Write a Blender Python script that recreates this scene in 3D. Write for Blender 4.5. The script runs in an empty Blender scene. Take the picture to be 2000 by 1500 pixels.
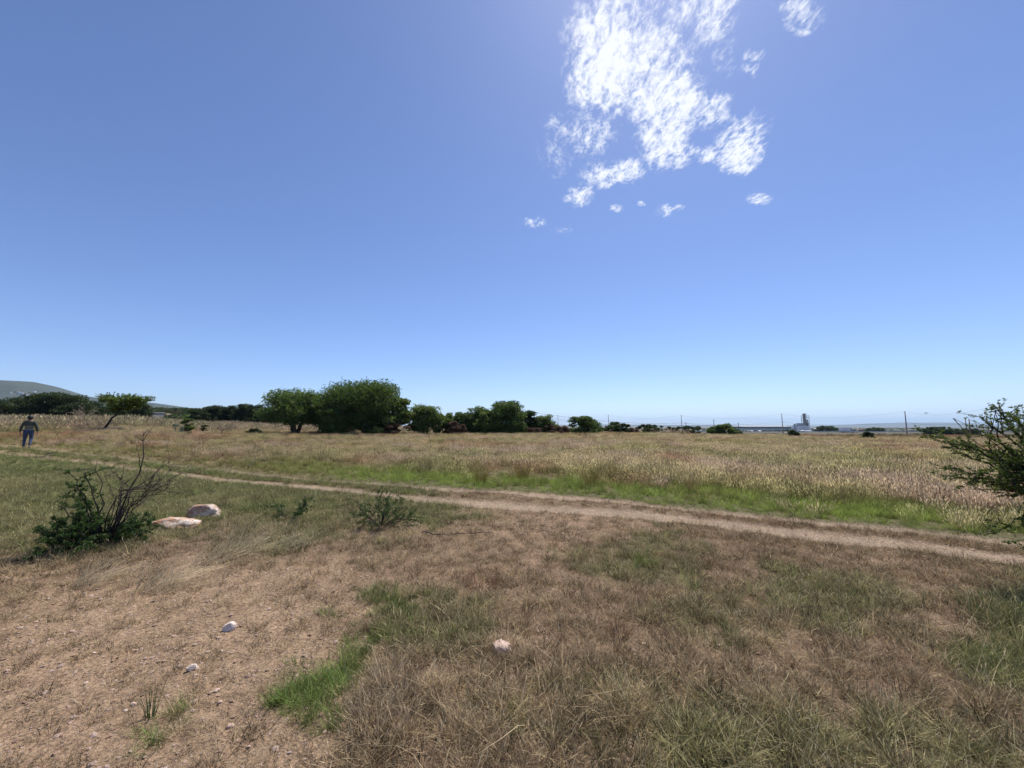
import bpy, bmesh, math, random
import numpy as np
from mathutils import Vector, Matrix, noise as mnoise
R = math.radians
random.seed(7); RNG = np.random.default_rng(7)
S = bpy.context.scene
COL = S.collection

# ------------------------------------------------------------------ camera
FPX = 760.0                       # focal length in pixels of the 2000 px wide photograph
HORIZON = 831.0
PITCH = math.atan((HORIZON-750)/FPX)
CAMZ = 1.6
cam = bpy.data.cameras.new('camera'); camo = bpy.data.objects.new('camera', cam); COL.objects.link(camo)
cam.sensor_width = 36; cam.lens = FPX/2000*36; cam.clip_start = .05; cam.clip_end = 60000
camo.location = (0, 0, CAMZ); camo.rotation_euler = (R(90)+PITCH, 0, 0)
S.camera = camo
S.render.resolution_x = 1024; S.render.resolution_y = 768
# ------------------------------------------------------------------ light
SUN_EL, SUN_AZ = R(60), R(25)     # azimuth measured from +Y towards +X
SKY_STRENGTH = .093
SUN_STRENGTH = 5.0
EXPOSURE = 0.28
W = bpy.data.worlds.new('World'); S.world = W; W.use_nodes = True
S.view_settings.view_transform = 'Standard'; S.view_settings.look = 'None'
S.view_settings.exposure = EXPOSURE; S.view_settings.gamma = 1
S.view_settings.use_curve_mapping = False
sun = bpy.data.lights.new('sun', 'SUN'); suno = bpy.data.objects.new('sun', sun); COL.objects.link(suno)
sun.energy = SUN_STRENGTH; sun.angle = R(.5); sun.color = (1, .955, .88)
sd = Vector((math.sin(SUN_AZ)*math.cos(SUN_EL), math.cos(SUN_AZ)*math.cos(SUN_EL), math.sin(SUN_EL)))
suno.rotation_euler = sd.to_track_quat('Z', 'Y').to_euler()

class NT:
    def __init__(s, tree): s.t = tree; s.n = tree.nodes; s.l = tree.links
    def add(s, typ, **kw):
        nd = s.n.new(typ)
        for k, v in kw.items():
            if k.startswith('_'): nd.inputs[k[1:].replace('_', ' ')].default_value = v
            else: setattr(nd, k, v)
        return nd
    def link(s, a, b): s.l.new(a, b)
    def val(s, sock, v):
        if hasattr(v, 'is_output') or isinstance(v, bpy.types.NodeSocket): s.l.new(v, sock)
        else: sock.default_value = v
    def math(s, op, a, b=0.0, c=0.0, clamp=False):
        nd = s.n.new('ShaderNodeMath'); nd.operation = op; nd.use_clamp = clamp
        s.val(nd.inputs[0], a); s.val(nd.inputs[1], b); s.val(nd.inputs[2], c)
        return nd.outputs[0]
    def mix(s, f, a, b, blend='MIX'):
        nd = s.n.new('ShaderNodeMix'); nd.data_type = 'RGBA'; nd.blend_type = blend
        s.val(nd.inputs[0], f); s.val(nd.inputs[6], a); s.val(nd.inputs[7], b)
        return nd.outputs[2]
    def noise(s, vec, scale, detail=4, rough=.55, dist=0.0):
        nd = s.n.new('ShaderNodeTexNoise')
        nd.inputs['Scale'].default_value = scale; nd.inputs['Detail'].default_value = detail
        nd.inputs['Roughness'].default_value = rough; nd.inputs['Distortion'].default_value = dist
        if vec is not None: s.l.new(vec, nd.inputs['Vector'])
        return nd.outputs['Fac']
    def ramp(s, f, pts):
        nd = s.n.new('ShaderNodeValToRGB'); s.l.new(f, nd.inputs[0])
        el = nd.color_ramp.elements
        while len(el) < len(pts): el.new(.5)
        for e, (p, c) in zip(el, pts):
            e.position = p; e.color = c if len(c) == 4 else (*c, 1)
        return nd.outputs[0]
    def sstep(s, v, a, b):
        nd = s.n.new('ShaderNodeMapRange'); nd.interpolation_type = 'SMOOTHSTEP'
        s.val(nd.inputs[0], v); nd.inputs[1].default_value = a; nd.inputs[2].default_value = b
        return nd.outputs[0]

def px_dir(px, py):
    """world direction of a photograph pixel"""
    u = (px-1000)/FPX; v = (py-750)/FPX
    return Vector((u, math.cos(PITCH)+v*math.sin(PITCH), math.sin(PITCH)-v*math.cos(PITCH)))

# ---- world: Nishita sky with thin high clouds laid out on a cloud deck high above the field
def build_world():
    t = NT(W.node_tree); t.n.clear()
    out = t.add('ShaderNodeOutputWorld'); bg = t.add('ShaderNodeBackground')
    bg.inputs['Strength'].default_value = SKY_STRENGTH
    sky = t.add('ShaderNodeTexSky', sky_type='NISHITA', sun_disc=False, sun_elevation=SUN_EL, sun_rotation=SUN_AZ)
    sky.altitude = 1900; sky.air_density = 1.0; sky.dust_density = 1.4; sky.ozone_density = 2.0
    geo = t.add('ShaderNodeTexCoord'); sep = t.add('ShaderNodeSeparateXYZ'); t.link(geo.outputs['Generated'], sep.inputs[0])
    z = t.math('MAXIMUM', sep.outputs[2], .02)
    X = t.math('DIVIDE', sep.outputs[0], z); Y = t.math('DIVIDE', sep.outputs[1], z)
    comb = t.add('ShaderNodeCombineXYZ'); t.link(X, comb.inputs[0]); t.link(Y, comb.inputs[1])
    P = comb.outputs[0]
    # warp the deck a little, so cloud edges are ragged
    wn = t.add('ShaderNodeTexNoise'); wn.inputs['Scale'].default_value = 5; wn.inputs['Detail'].default_value = 5; t.link(P, wn.inputs['Vector'])
    wv = t.add('ShaderNodeVectorMath', operation='MULTIPLY_ADD'); t.link(wn.outputs['Color'], wv.inputs[0])
    wv.inputs[1].default_value = (.12, .12, 0); t.link(P, wv.inputs[2])
    sh = t.add('ShaderNodeVectorMath', operation='SUBTRACT'); t.link(wv.outputs[0], sh.inputs[0]); sh.inputs[1].default_value = (.06, .06, 0)
    PW = sh.outputs[0]
    blobs = [  # px, py, rx, ry (photograph px) , strength
        (1195, 120, 88, 105, 1.15), (1290, 90, 60, 60, .85), (1390, 40, 50, 60, .85), (1270, 20, 40, 50, .65),
        (1300, 200, 75, 80, 1.1), (1300, 280, 55, 60, 1.0), (1225, 335, 40, 24, 1.0), (1170, 345, 40, 26, .9),
        (1150, 262, 62, 55, .68), (1445, 295, 46, 46, 1.05), (1385, 215, 42, 36, .85), (1455, 245, 50, 22, .72),
        (1130, 385, 28, 24, .85), (1300, 411, 26, 12, .8), (1485, 386, 30, 11, .8), (1203, 407, 12, 8, .75),
        (1570, 20, 50, 55, .68), (1563, 66, 22, 14, .7), (1482, 106, 20, 16, .78), (1468, 134, 20, 16, .7),
        (1043, 433, 26, 12, .6), (1100, 240, 40, 30, .6), (1248, 398, 10, 6, .7), (1100, 450, 30, 8, .5), (1385, 300, 26, 22, .9), (1350, 290, 20, 20, .7), (1255, 225, 40, 30, .5), (1090, 300, 40, 60, .5), (1335, 120, 45, 40, .66), (1420, 110, 40, 40, .5), (1480, 240, 40, 30, .55), (1340, 30, 60, 50, .7), (1215, 60, 60, 40, .8)]
    acc = None
    for (bx, by, rx, ry, st) in blobs:
        def deck(px, py):
            d = px_dir(px, py); return np.array([d.x/d.z, d.y/d.z])
        c = deck(bx, by); ex = (deck(bx+rx, by)-deck(bx-rx, by))/2; ey = (deck(bx, by-ry)-deck(bx, by+ry))/2
        M = np.linalg.inv(np.array([ex, ey]).T)
        sp = t.add('ShaderNodeSeparateXYZ'); t.link(PW, sp.inputs[0])
        dx = t.math('SUBTRACT', sp.outputs[0], float(c[0])); dy = t.math('SUBTRACT', sp.outputs[1], float(c[1]))
        a = t.math('MULTIPLY_ADD', dx, float(M[0, 0]), t.math('MULTIPLY', dy, float(M[0, 1])))
        b = t.math('MULTIPLY_ADD', dx, float(M[1, 0]), t.math('MULTIPLY', dy, float(M[1, 1])))
        r2 = t.math('ADD', t.math('MULTIPLY', a, a), t.math('MULTIPLY', b, b))
        g = t.math('MULTIPLY', t.math('SUBTRACT', 1.0, t.math('MULTIPLY', r2, .5), clamp=True), st)
        acc = g if acc is None else t.math('MAXIMUM', acc, g)
    # streaky ripple along the deck
    mp = t.add('ShaderNodeMapping'); mp.inputs['Rotation'].default_value = (0, 0, R(-14)); mp.inputs['Scale'].default_value = (1.35, .78, 1)
    t.link(P, mp.inputs[0])
    n1 = t.noise(mp.outputs[0], 22, 10, .68, .5)
    n2 = t.noise(mp.outputs[0], 60, 8, .66, .3)
    nn = t.math('ADD', t.math('MULTIPLY', n1, .62), t.math('MULTIPLY', n2, .38))
    dens = t.math('ADD', acc, t.math('MULTIPLY', t.math('SUBTRACT', nn, .5), 3.9))
    m = t.sstep(dens, .26, 1.22)
    m = t.math('MULTIPLY', m, t.sstep(acc, .10, .75))
    m = t.math('MULTIPLY', m, .95)
    # tint of the sky towards the slightly violet blue of the photograph
    skyc = t.mix(1.0, sky.outputs[0], (SKY_TINT[0], SKY_TINT[1], SKY_TINT[2], 1), 'MULTIPLY')
    cl = t.mix(m, skyc, (9.0, 9.3, 9.9, 1))
    t.link(cl, bg.inputs[0]); t.link(bg.outputs[0], out.inputs[0])
SKY_TINT = (1.06, 1.12, 1.36)
build_world()

# ------------------------------------------------------------------ numpy noise
def vnoise(x, y, seed=0):
    x = np.asarray(x, float); y = np.asarray(y, float)
    xi = np.floor(x).astype(np.int64); yi = np.floor(y).astype(np.int64)
    xf = x-xi; yf = y-yi; xf = xf*xf*(3-2*xf); yf = yf*yf*(3-2*yf)
    def h(a, b):
        n = (a*374761393 + b*668265263 + seed*974634777) & 0xffffffff
        n = ((n ^ (n >> 13))*1274126177) & 0xffffffff
        n = (n ^ (n >> 16)) & 0xffff
        return n/65535.0
    a = h(xi, yi); b = h(xi+1, yi); c = h(xi, yi+1); d = h(xi+1, yi+1)
    return (a+(b-a)*xf)*(1-yf)+(c+(d-c)*xf)*yf
def fbm(x, y, oct=4, seed=0, gain=.5):
    s = 0; a = 1; tot = 0
    for i in range(oct):
        s = s+a*vnoise(x*2**i+i*17.3, y*2**i-i*9.1, seed+i); tot += a; a *= gain
    return s/tot
def sm(v, a, b):
    t = np.clip((v-a)/(b-a), 0, 1); return t*t*(3-2*t)

# ------------------------------------------------------------------ terrain height
UK = np.array([-1.4, -1.0, -.75, -.5, -.2, .2, .6, .9, 1.3])
YK = np.array([0, 8, 14, 21, 31, 45, 60, 100, 170, 300, 500, 800, 3000, 20000.])
ZT = np.array([
 [0, .05, .15, .45, 1.2, 1.7, 2.1, 3.2, 7, 13, 13, 10, 2, -22],
 [0, .05, .15, .44, 1.15, 1.55, 1.9, 2.8, 7, 14, 12, 10, 2, -22],
 [0, 0, .05, .15, .45, .7, .95, 1.8, 6, 13, 11, 8, 0, -22],
 [0, 0, 0, .05, .2, .45, .6, .9, 3, 7, 7, 4, -5, -22],
 [0, 0, 0, 0, .1, .25, .35, .4, .4, -1, -4, -10, -20, -24],
 [0, 0, 0, 0, .05, .2, .25, -.2, -1.2, -3.8, -7, -13, -22, -26],
 [0, 0, 0, 0, .05, .1, -.1, -1.0, -2.2, -4.3, -8, -14, -22, -26],
 [0, 0, 0, 0, 0, -.2, -.5, -1.2, -2.4, -4.3, -8, -14, -22, -26],
 [0, 0, 0, -.02, -.15, -.4, -.7, -1.3, -2.5, -4.3, -8, -14, -22, -26]], float)
def H0(x, y):
    x = np.asarray(x, float); y = np.asarray(y, float)
    yy = np.clip(y, 1, 20000); u = np.clip(x/yy, -1.4, 1.3)
    iu = np.clip(np.searchsorted(UK, u)-1, 0, len(UK)-2); fu = (u-UK[iu])/(UK[iu+1]-UK[iu])
    fu = fu*fu*(3-2*fu)
    iy = np.clip(np.searchsorted(YK, yy)-1, 0, len(YK)-2); fy = (yy-YK[iy])/(YK[iy+1]-YK[iy])
    z = (ZT[iu, iy]*(1-fy)+ZT[iu, iy+1]*fy)*(1-fu)+(ZT[iu+1, iy]*(1-fy)+ZT[iu+1, iy+1]*fy)*fu
    return z*sm(y, 2, 8)
def project(x, y, z):
    """photograph pixel of a world point"""
    dz = z-CAMZ; cp, sp = math.cos(PITCH), math.sin(PITCH)
    f = y*cp+dz*sp; up = -y*sp+dz*cp
    f = np.maximum(f, .2)
    return 1000+FPX*x/f, 750-FPX*up/f
def at(px, py, z=None, depth=None):
    """ground point under a photograph pixel (or at a given depth)"""
    d = px_dir(px, py)
    if depth is not None:
        x = d.x/d.y*depth; return Vector((x, depth, float(H0(x, depth))))
    t = .5
    for i in range(4000):
        p = Vector((0, 0, CAMZ))+d*t
        if p.z <= float(H0(p.x, p.y)): break
        t *= 1.003
    return Vector((p.x, p.y, float(H0(p.x, p.y))))

NEAR = [(2160, 1118), (2000, 1095), (1870, 1077), (1750, 1061), (1600, 1046), (1350, 1014), (1150, 999), (1000, 989), (850, 976), (700, 961), (570, 948), (450, 939), (267, 915), (213, 909), (120, 898), (40, 888), (-60, 878), (-200, 868)]
FAR = [(2160, 1078), (2000, 1060), (1800, 1040), (1600, 1020), (1350, 994), (1150, 975), (1000, 963), (850, 954), (750, 946), (600, 936), (450, 921), (300, 903), (150, 886), (70, 877), (0, 871), (-90, 864), (-220, 857)]
nearw = np.array([at(*p)[:2] for p in NEAR]); farw = np.array([at(*p)[:2] for p in FAR])
def pdist(P, x, y):
    best = np.full(np.shape(x), 1e9)
    for a, b in zip(P[:-1], P[1:]):
        d = b-a; L = d@d
        t = np.clip(((x-a[0])*d[0]+(y-a[1])*d[1])/L, 0, 1)
        best = np.minimum(best, np.hypot(x-a[0]-t*d[0], y-a[1]-t*d[1]))
    return best
_f = sorted(FAR); _n = sorted(NEAR)
def frow(px): return np.interp(px, [p[0] for p in _f], [p[1] for p in _f])
def nrow(px): return np.interp(px, [p[0] for p in _n], [p[1] for p in _n])
def ruts(x, y):
    """1 inside a wheel rut"""
    w = (fbm(x*1.3, y*1.3, 3, 5)-.5)*.7+(fbm(x*6, y*6, 2, 6)-.5)*.3
    dn = pdist(nearw, x, y)+w*.36; df = pdist(farw, x, y)+w*.42
    vis = sm(x, -14, -4)*.5+.5
    return np.maximum(1-sm(dn, .17, .46), (1-sm(df, .08, .30))*.8)*vis, dn, df
def E(px, py, cx, cy, rx, ry):
    """soft elliptical patch"""
    return 1-sm(((px-cx)/rx)**2+((py-cy)/ry)**2, .45, 1.25)
def patches(x, y):
    """ground cover of the place: weights of bare soil, green, lush green, straw"""
    z = H0(x, y); px, py = project(x, y, z)
    wx = (fbm(x*1.3, y*1.3, 5, 11, .62)-.5)*300; wy = (fbm(x*1.3+31, y*1.3, 5, 12, .62)-.5)*140
    p, q = px+wx, py+wy
    bare = np.clip(E(p, q, 230, 1400, 560, 300)+E(p, q, 560, 1150, 230, 75)*.7+E(p, q, 520, 1480, 170, 140)*.6, 0, 1)
    bare = np.maximum(bare, .55*E(p, q, 1000, 1020, 330, 50))
    bare = np.maximum(bare, .4*E(p, q, 900, 1110, 420, 80))
    bare = np.maximum(bare, .5*sm(fbm(x*2.3, y*2.3, 3, 21), .56, .72))
    p2, q2 = px+wx*.45, py+wy*.8
    lush = np.clip(E(p2, q2, 590, 1345, 85, 65)+.9*E(p2, q2, 700, 1290, 50, 80)+.8*E(p2, q2, 660, 1410, 70, 45)
                   + .6*E(p2, q2, 760, 1210, 60, 40)+.45*E(p2, q2, 740, 1155, 60, 24)+.8*E(p2, q2, 632, 1208, 30, 10)
                   + .38*E(p2, q2, 360, 1385, 35, 22)+.36*E(p2, q2, 290, 1430, 30, 25)+.35*E(p2, q2, 1265, 1095, 50, 28)+.3*E(p2, q2, 1560, 1155, 90, 25), 0, 1)
    green = np.clip(sm(1060-q-(px-200)*.04, -60, 70)*sm(880-p, -100, 90)
                    + E(p, q, 2010, 1230, 110, 110)+.42*E(p, q, 1720, 1470, 420, 90)+.28*E(p, q, 1250, 1440, 420, 110)
                    + .6*E(p, q, 850, 1210, 130, 70)+.5*E(p, q, 1250, 1100, 160, 45)+.4*E(p, q, 1520, 1180, 300, 60), 0, 1)
    return px, py, bare, green, lush

# ------------------------------------------------------------------ mesh helpers
def new_mesh(name, verts, faces, mat=None, attrs=None, smooth=False):
    me = bpy.data.meshes.new(name)
    verts = np.asarray(verts, np.float32)
    if isinstance(faces, np.ndarray):
        n, k = faces.shape
        me.vertices.add(len(verts)); me.vertices.foreach_set('co', verts.ravel())
        me.loops.add(n*k); me.loops.foreach_set('vertex_index', faces.astype(np.int32).ravel())
        me.polygons.add(n); me.polygons.foreach_set('loop_start', np.arange(0, n*k, k, dtype=np.int32))
        me.update(calc_edges=True)
    else:
        me.from_pydata(verts.tolist(), [], faces); me.update()
    if attrs:
        for k, (typ, data) in attrs.items():
            a = me.attributes.new(k, typ, 'POINT')
            if typ == 'FLOAT': a.data.foreach_set('value', np.asarray(data, np.float32).ravel())
            elif typ == 'INT': a.data.foreach_set('value', np.asarray(data, np.int32).ravel())
            elif typ == 'FLOAT_COLOR':
                d = np.asarray(data, np.float32)
                if d.shape[1] == 3: d = np.concatenate([d, np.ones((len(d), 1), np.float32)], 1)
                a.data.foreach_set('color', d.ravel())
            elif typ == 'FLOAT_VECTOR': a.data.foreach_set('vector', np.asarray(data, np.float32).ravel())
    if mat:
        for m in (mat if isinstance(mat, (list, tuple)) else [mat]): me.materials.append(m)
    if smooth: me.polygons.foreach_set('use_smooth', np.ones(len(me.polygons), bool))
    return me
def tag(o, label=None, cat=None, group=None, kind=None):
    if label: o['label'] = label
    if cat: o['category'] = cat
    if group: o['group'] = group
    if kind: o['kind'] = kind
    return o
def obj(name, me, parent=None, loc=None):
    o = bpy.data.objects.new(name, me); COL.objects.link(o)
    if parent: o.parent = parent
    if loc is not None: o.location = loc
    return o
def empty(name, loc, rz=0):
    o = bpy.data.objects.new(name, None); COL.objects.link(o); o.location = loc; o.rotation_euler = (0, 0, rz)
    o.empty_display_size = .2
    return o
class MB:
    def __init__(s): s.v = []; s.f = []
    def box(s, x0, x1, y0, y1, z0, z1):
        n = len(s.v)
        s.v += [(x0, y0, z0), (x1, y0, z0), (x1, y1, z0), (x0, y1, z0), (x0, y0, z1), (x1, y0, z1), (x1, y1, z1), (x0, y1, z1)]
        s.f += [tuple(n+i for i in q) for q in ((0, 3, 2, 1), (4, 5, 6, 7), (0, 1, 5, 4), (1, 2, 6, 5), (2, 3, 7, 6), (3, 0, 4, 7))]
        return s
    def tube(s, pts, r0, r1, k=5):
        pts = [Vector(p) for p in pts]; n0 = len(s.v); m = len(pts)
        ref = Vector((.31, .22, .93))
        for i, p in enumerate(pts):
            d = (pts[min(i+1, m-1)]-pts[max(i-1, 0)])
            if d.length < 1e-9: d = Vector((0, 0, 1))
            d.normalize(); a = d.cross(ref)
            if a.length < .05: a = d.cross(Vector((1, 0, 0)))
            a.normalize(); b = d.cross(a)
            r = r0+(r1-r0)*i/max(1, m-1)
            for j in range(k):
                an = 2*math.pi*j/k; s.v.append(tuple(p+a*(math.cos(an)*r)+b*(math.sin(an)*r)))
        for i in range(m-1):
            for j in range(k):
                q = n0+i*k; s.f.append((q+j, q+(j+1) % k, q+k+(j+1) % k, q+k+j))
        s.f.append(tuple(n0+(m-1)*k+j for j in range(k))); s.f.append(tuple(n0+k-1-j for j in range(k)))
        return s
    def mesh(s, name, mat, smooth=False): return new_mesh(name, np.array(s.v), s.f, mat, smooth=smooth)

# ------------------------------------------------------------------ materials
def material(name):
    m = bpy.data.materials.new(name); m.use_nodes = True; t = NT(m.node_tree); t.n.clear()
    o = t.add('ShaderNodeOutputMaterial'); return m, t, o
def plain(name, col, rough=.8, var=.25, scale=3, bump=0, metal=0):
    m, t, o = material(name); b = t.add('ShaderNodeBsdfPrincipled'); b.inputs['Roughness'].default_value = rough
    b.inputs['Metallic'].default_value = metal
    tc = t.add('ShaderNodeTexCoord'); n = t.noise(tc.outputs['Object'], scale, 5, .6)
    lo = tuple(c*(1-var) for c in col)+(1,); hi = tuple(min(1, c*(1+var)) for c in col)+(1,)
    t.link(t.ramp(n, [(.3, lo), (.7, hi)]), b.inputs['Base Color'])
    if bump:
        bp = t.add('ShaderNodeBump'); bp.inputs['Strength'].default_value = bump; bp.inputs['Distance'].default_value = .02
        t.link(t.noise(tc.outputs['Object'], scale*6, 5, .6), bp.inputs['Height']); t.link(bp.outputs[0], b.inputs['Normal'])
    t.link(b.outputs[0], o.inputs[0]); return m
def leafmat(name, dark, light, trans=.35, tcol=None):
    m, t, o = material(name)
    a = t.add('ShaderNodeAttribute', attribute_name='v')
    c = t.ramp(a.outputs['Fac'], [(0, dark), (1, light)])
    d = t.add('ShaderNodeBsdfPrincipled'); d.inputs['Roughness'].default_value = .62
    d.inputs['Specular IOR Level'].default_value = .3
    t.link(c, d.inputs['Base Color'])
    tr = t.add('ShaderNodeBsdfTranslucent')
    t.link(t.mix(1.0, c, (*(tcol or (1.3, 1.35, .6)), 1), 'MULTIPLY'), tr.inputs[0])
    mx = t.add('ShaderNodeMixShader'); mx.inputs[0].default_value = trans
    t.link(d.outputs[0], mx.inputs[1]); t.link(tr.outputs[0], mx.inputs[2]); t.link(mx.outputs[0], o.inputs[0])
    return m
def grassmat(name, trans=.4):
    m, t, o = material(name)
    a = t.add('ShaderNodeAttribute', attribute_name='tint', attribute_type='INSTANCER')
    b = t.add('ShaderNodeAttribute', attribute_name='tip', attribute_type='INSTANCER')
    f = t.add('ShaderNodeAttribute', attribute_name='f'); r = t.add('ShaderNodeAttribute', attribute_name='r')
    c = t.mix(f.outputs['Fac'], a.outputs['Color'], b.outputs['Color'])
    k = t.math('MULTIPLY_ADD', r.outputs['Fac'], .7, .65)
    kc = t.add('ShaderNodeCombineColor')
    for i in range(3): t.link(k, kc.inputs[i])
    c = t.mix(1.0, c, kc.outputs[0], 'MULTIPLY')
    d = t.add('ShaderNodeBsdfDiffuse'); t.link(c, d.inputs[0])
    tr = t.add('ShaderNodeBsdfTranslucent'); t.link(c, tr.inputs[0])
    mx = t.add('ShaderNodeMixShader'); mx.inputs[0].default_value = trans
    t.link(d.outputs[0], mx.inputs[1]); t.link(tr.outputs[0], mx.inputs[2]); t.link(mx.outputs[0], o.inputs[0])
    return m
def solidgrass(name, base, tip, trans=.35):
    m, t, o = material(name)
    f = t.add('ShaderNodeAttribute', attribute_name='f'); r = t.add('ShaderNodeAttribute', attribute_name='r')
    c = t.mix(f.outputs['Fac'], (*base, 1), (*tip, 1))
    k = t.math('MULTIPLY_ADD', r.outputs['Fac'], .7, .65); kc = t.add('ShaderNodeCombineColor')
    for i in range(3): t.link(k, kc.inputs[i])
    c = t.mix(1.0, c, kc.outputs[0], 'MULTIPLY')
    d = t.add('ShaderNodeBsdfDiffuse'); t.link(c, d.inputs[0]); tr = t.add('ShaderNodeBsdfTranslucent'); t.link(c, tr.inputs[0])
    mx = t.add('ShaderNodeMixShader'); mx.inputs[0].default_value = trans
    t.link(d.outputs[0], mx.inputs[1]); t.link(tr.outputs[0], mx.inputs[2]); t.link(mx.outputs[0], o.inputs[0])
    return m

def ground_material():
    m, t, o = material('soil')
    b = t.add('ShaderNodeBsdfPrincipled'); b.inputs['Roughness'].default_value = .95; b.inputs['Specular IOR Level'].default_value = .15
    g = t.add('ShaderNodeNewGeometry'); P = g.outputs['Position']
    a = t.add('ShaderNodeAttribute', attribute_name='cov')
    n1 = t.noise(P, 42, 6, .72); n2 = t.noise(P, 7, 6, .65); n3 = t.noise(P, .8, 5, .6); n4 = t.noise(P, .02, 6, .6)
    k1 = t.ramp(n1, [(.34, (.42, .40, .38)), (.5, (.95, .95, .95)), (.64, (1.35, 1.32, 1.28))])
    k2 = t.ramp(n2, [(.3, (.78, .76, .74)), (.7, (1.18, 1.2, 1.2))])
    k3 = t.ramp(n3, [(.3, (.86, .85, .84)), (.7, (1.12, 1.12, 1.12))])
    k4 = t.ramp(n4, [(.35, (.7, .75, .7)), (.65, (1.25, 1.2, 1.15))])
    c = t.mix(1.0, a.outputs['Color'], k1, 'MULTIPLY'); c = t.mix(1.0, c, k2, 'MULTIPLY')
    c = t.mix(1.0, c, k3, 'MULTIPLY'); c = t.mix(1.0, c, k4, 'MULTIPLY')
    # light chips of stone and dark crumbs of litter lying in the soil
    v = t.add('ShaderNodeTexVoronoi'); v.inputs['Scale'].default_value = 70; t.link(P, v.inputs['Vector'])
    sepc = t.add('ShaderNodeSeparateColor'); t.link(v.outputs['Color'], sepc.inputs[0])
    chip = t.math('MULTIPLY', t.math('GREATER_THAN', sepc.outputs[0], .93), t.math('LESS_THAN', v.outputs['Distance'], .34))
    c = t.mix(chip, c, (.52, .40, .31, 1))
    crumb = t.math('MULTIPLY', t.math('GREATER_THAN', sepc.outputs[1], .82), t.math('LESS_THAN', v.outputs['Distance'], .4))
    c = t.mix(t.math('MULTIPLY', crumb, .65), c, (.09, .06, .04, 1))
    t.link(c, b.inputs['Base Color'])
    bp = t.add('ShaderNodeBump'); bp.inputs['Strength'].default_value = 1.0; bp.inputs['Distance'].default_value = .03
    hh = t.math('ADD', t.math('MULTIPLY', n1, 1.0), t.math('MULTIPLY', n2, .8)); hh = t.math('ADD', hh, t.math('MULTIPLY', chip, .4))
    t.link(hh, bp.inputs['Height']); t.link(bp.outputs[0], b.inputs['Normal']); t.link(b.outputs[0], o.inputs[0])
    return m
MSOIL = ground_material()

# ------------------------------------------------------------------ terrain: one sheet to the horizon, the track's faces split off
SOIL = np.array([.42, .285, .195]); DUST = np.array([.42, .305, .225]); LITTER_SHADE = np.array([.17, .105, .068])  # litter colour is darkened to hold the shade in gaps between tufts
GREEN = np.array([.10, .105, .045]); FIELD = np.array([.20, .145, .085]); PLAIN = np.array([.17, .145, .10])
def Hfull(x, y):
    z = H0(x, y); r = np.hypot(x, y); near = 1-sm(r, 12, 40)
    z = z+(fbm(x*.5, y*.5, 3, 31)-.5)*.07*(1-sm(r, 60, 200)*0)*sm(r, .5, 3)
    z = z+near*((fbm(x*4, y*4, 3, 32)-.5)*.035+(fbm(x*18, y*18, 3, 33)-.5)*.022)
    rt, dn, df = ruts(x, y)
    z = z-rt*.035
    return z
def build_ground():
    a = np.concatenate([np.linspace(-62, 62, 760), np.linspace(62, 298, 48)[1:-1]])
    r = [.0, .5, 1.0, 1.4]
    q = 1.4
    while q < 70: q *= 1.0098; r.append(q)
    while q < 20000: q *= 1.07; r.append(q)
    r = np.array(r); a = np.radians(a)
    A, RR = np.meshgrid(a, r); X = np.sin(A)*RR; Y = np.cos(A)*RR
    x, y = X.ravel(), Y.ravel(); z = Hfull(x, y)
    px, py, bare, green, lush = patches(x, y)
    rt, dn, df = ruts(x, y)
    vis = sm(y, 1, 2)
    bare = np.maximum(bare*vis, 0); green = green*vis; lush = lush*vis
    c = LITTER_SHADE+(SOIL-LITTER_SHADE)*(.30+.70*bare)[:, None]
    c = c+(GREEN*1.3-c)*np.clip(green*.75+lush*.5, 0, .85)[:, None]
    beyond = sm(frow(px)-py, 0, 6)*sm(y, 2, 4)
    c = c+(FIELD-c)*beyond[:, None]
    edge = beyond*(1-sm(frow(px)-py, 10, 60))*sm(px, 300, 900)
    c = c+(GREEN*1.2-c)*(edge*.7)[:, None]
    mid = (dn < 1.6)*(df < 1.6)*(1-beyond)
    c = c+(LITTER_SHADE*.95+GREEN*.25-c)*(mid*.5)[:, None]
    c = c+(DUST-c)*np.clip(rt*1.15, 0, 1)[:, None]
    far = sm(y, 60, 90)[:, None]; c = c*(1-far)+PLAIN*far
    rust = (sm(y, 50, 70)*(1-sm(y, 110, 150))*sm(px, 1550, 1680))[:, None]; c = c*(1-rust)+np.array([.24, .12, .07])*rust
    nr, na = RR.shape
    idx = np.arange(nr*na).reshape(nr, na); i0 = idx[:-1, :]; i1 = idx[1:, :]
    f = np.stack([i0, np.roll(i0, -1, 1), np.roll(i1, -1, 1), i1], -1).reshape(-1, 4)
    fr = rt[f].mean(1); fy = y[f].mean(1)
    on = (fr > .42) & (fy > 2)
    V = np.stack([x, y, z], 1)
    for name, sel in (('ground', ~on), ('dirt_track', on)):
        ff = f[sel]; used, inv = np.unique(ff, return_inverse=True)
        me = new_mesh(name, V[used], inv.reshape(-1, 4), MSOIL, {'cov': ('FLOAT_COLOR', c[used])}, smooth=True)
        o = obj(name, me); tag(o, kind='structure')
        if name == 'ground': o['label'] = 'reddish stony soil and dry open field to the horizon'
        else: o['label'] = 'two bare wheel ruts of a farm track crossing the grass'
build_ground()

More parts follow.
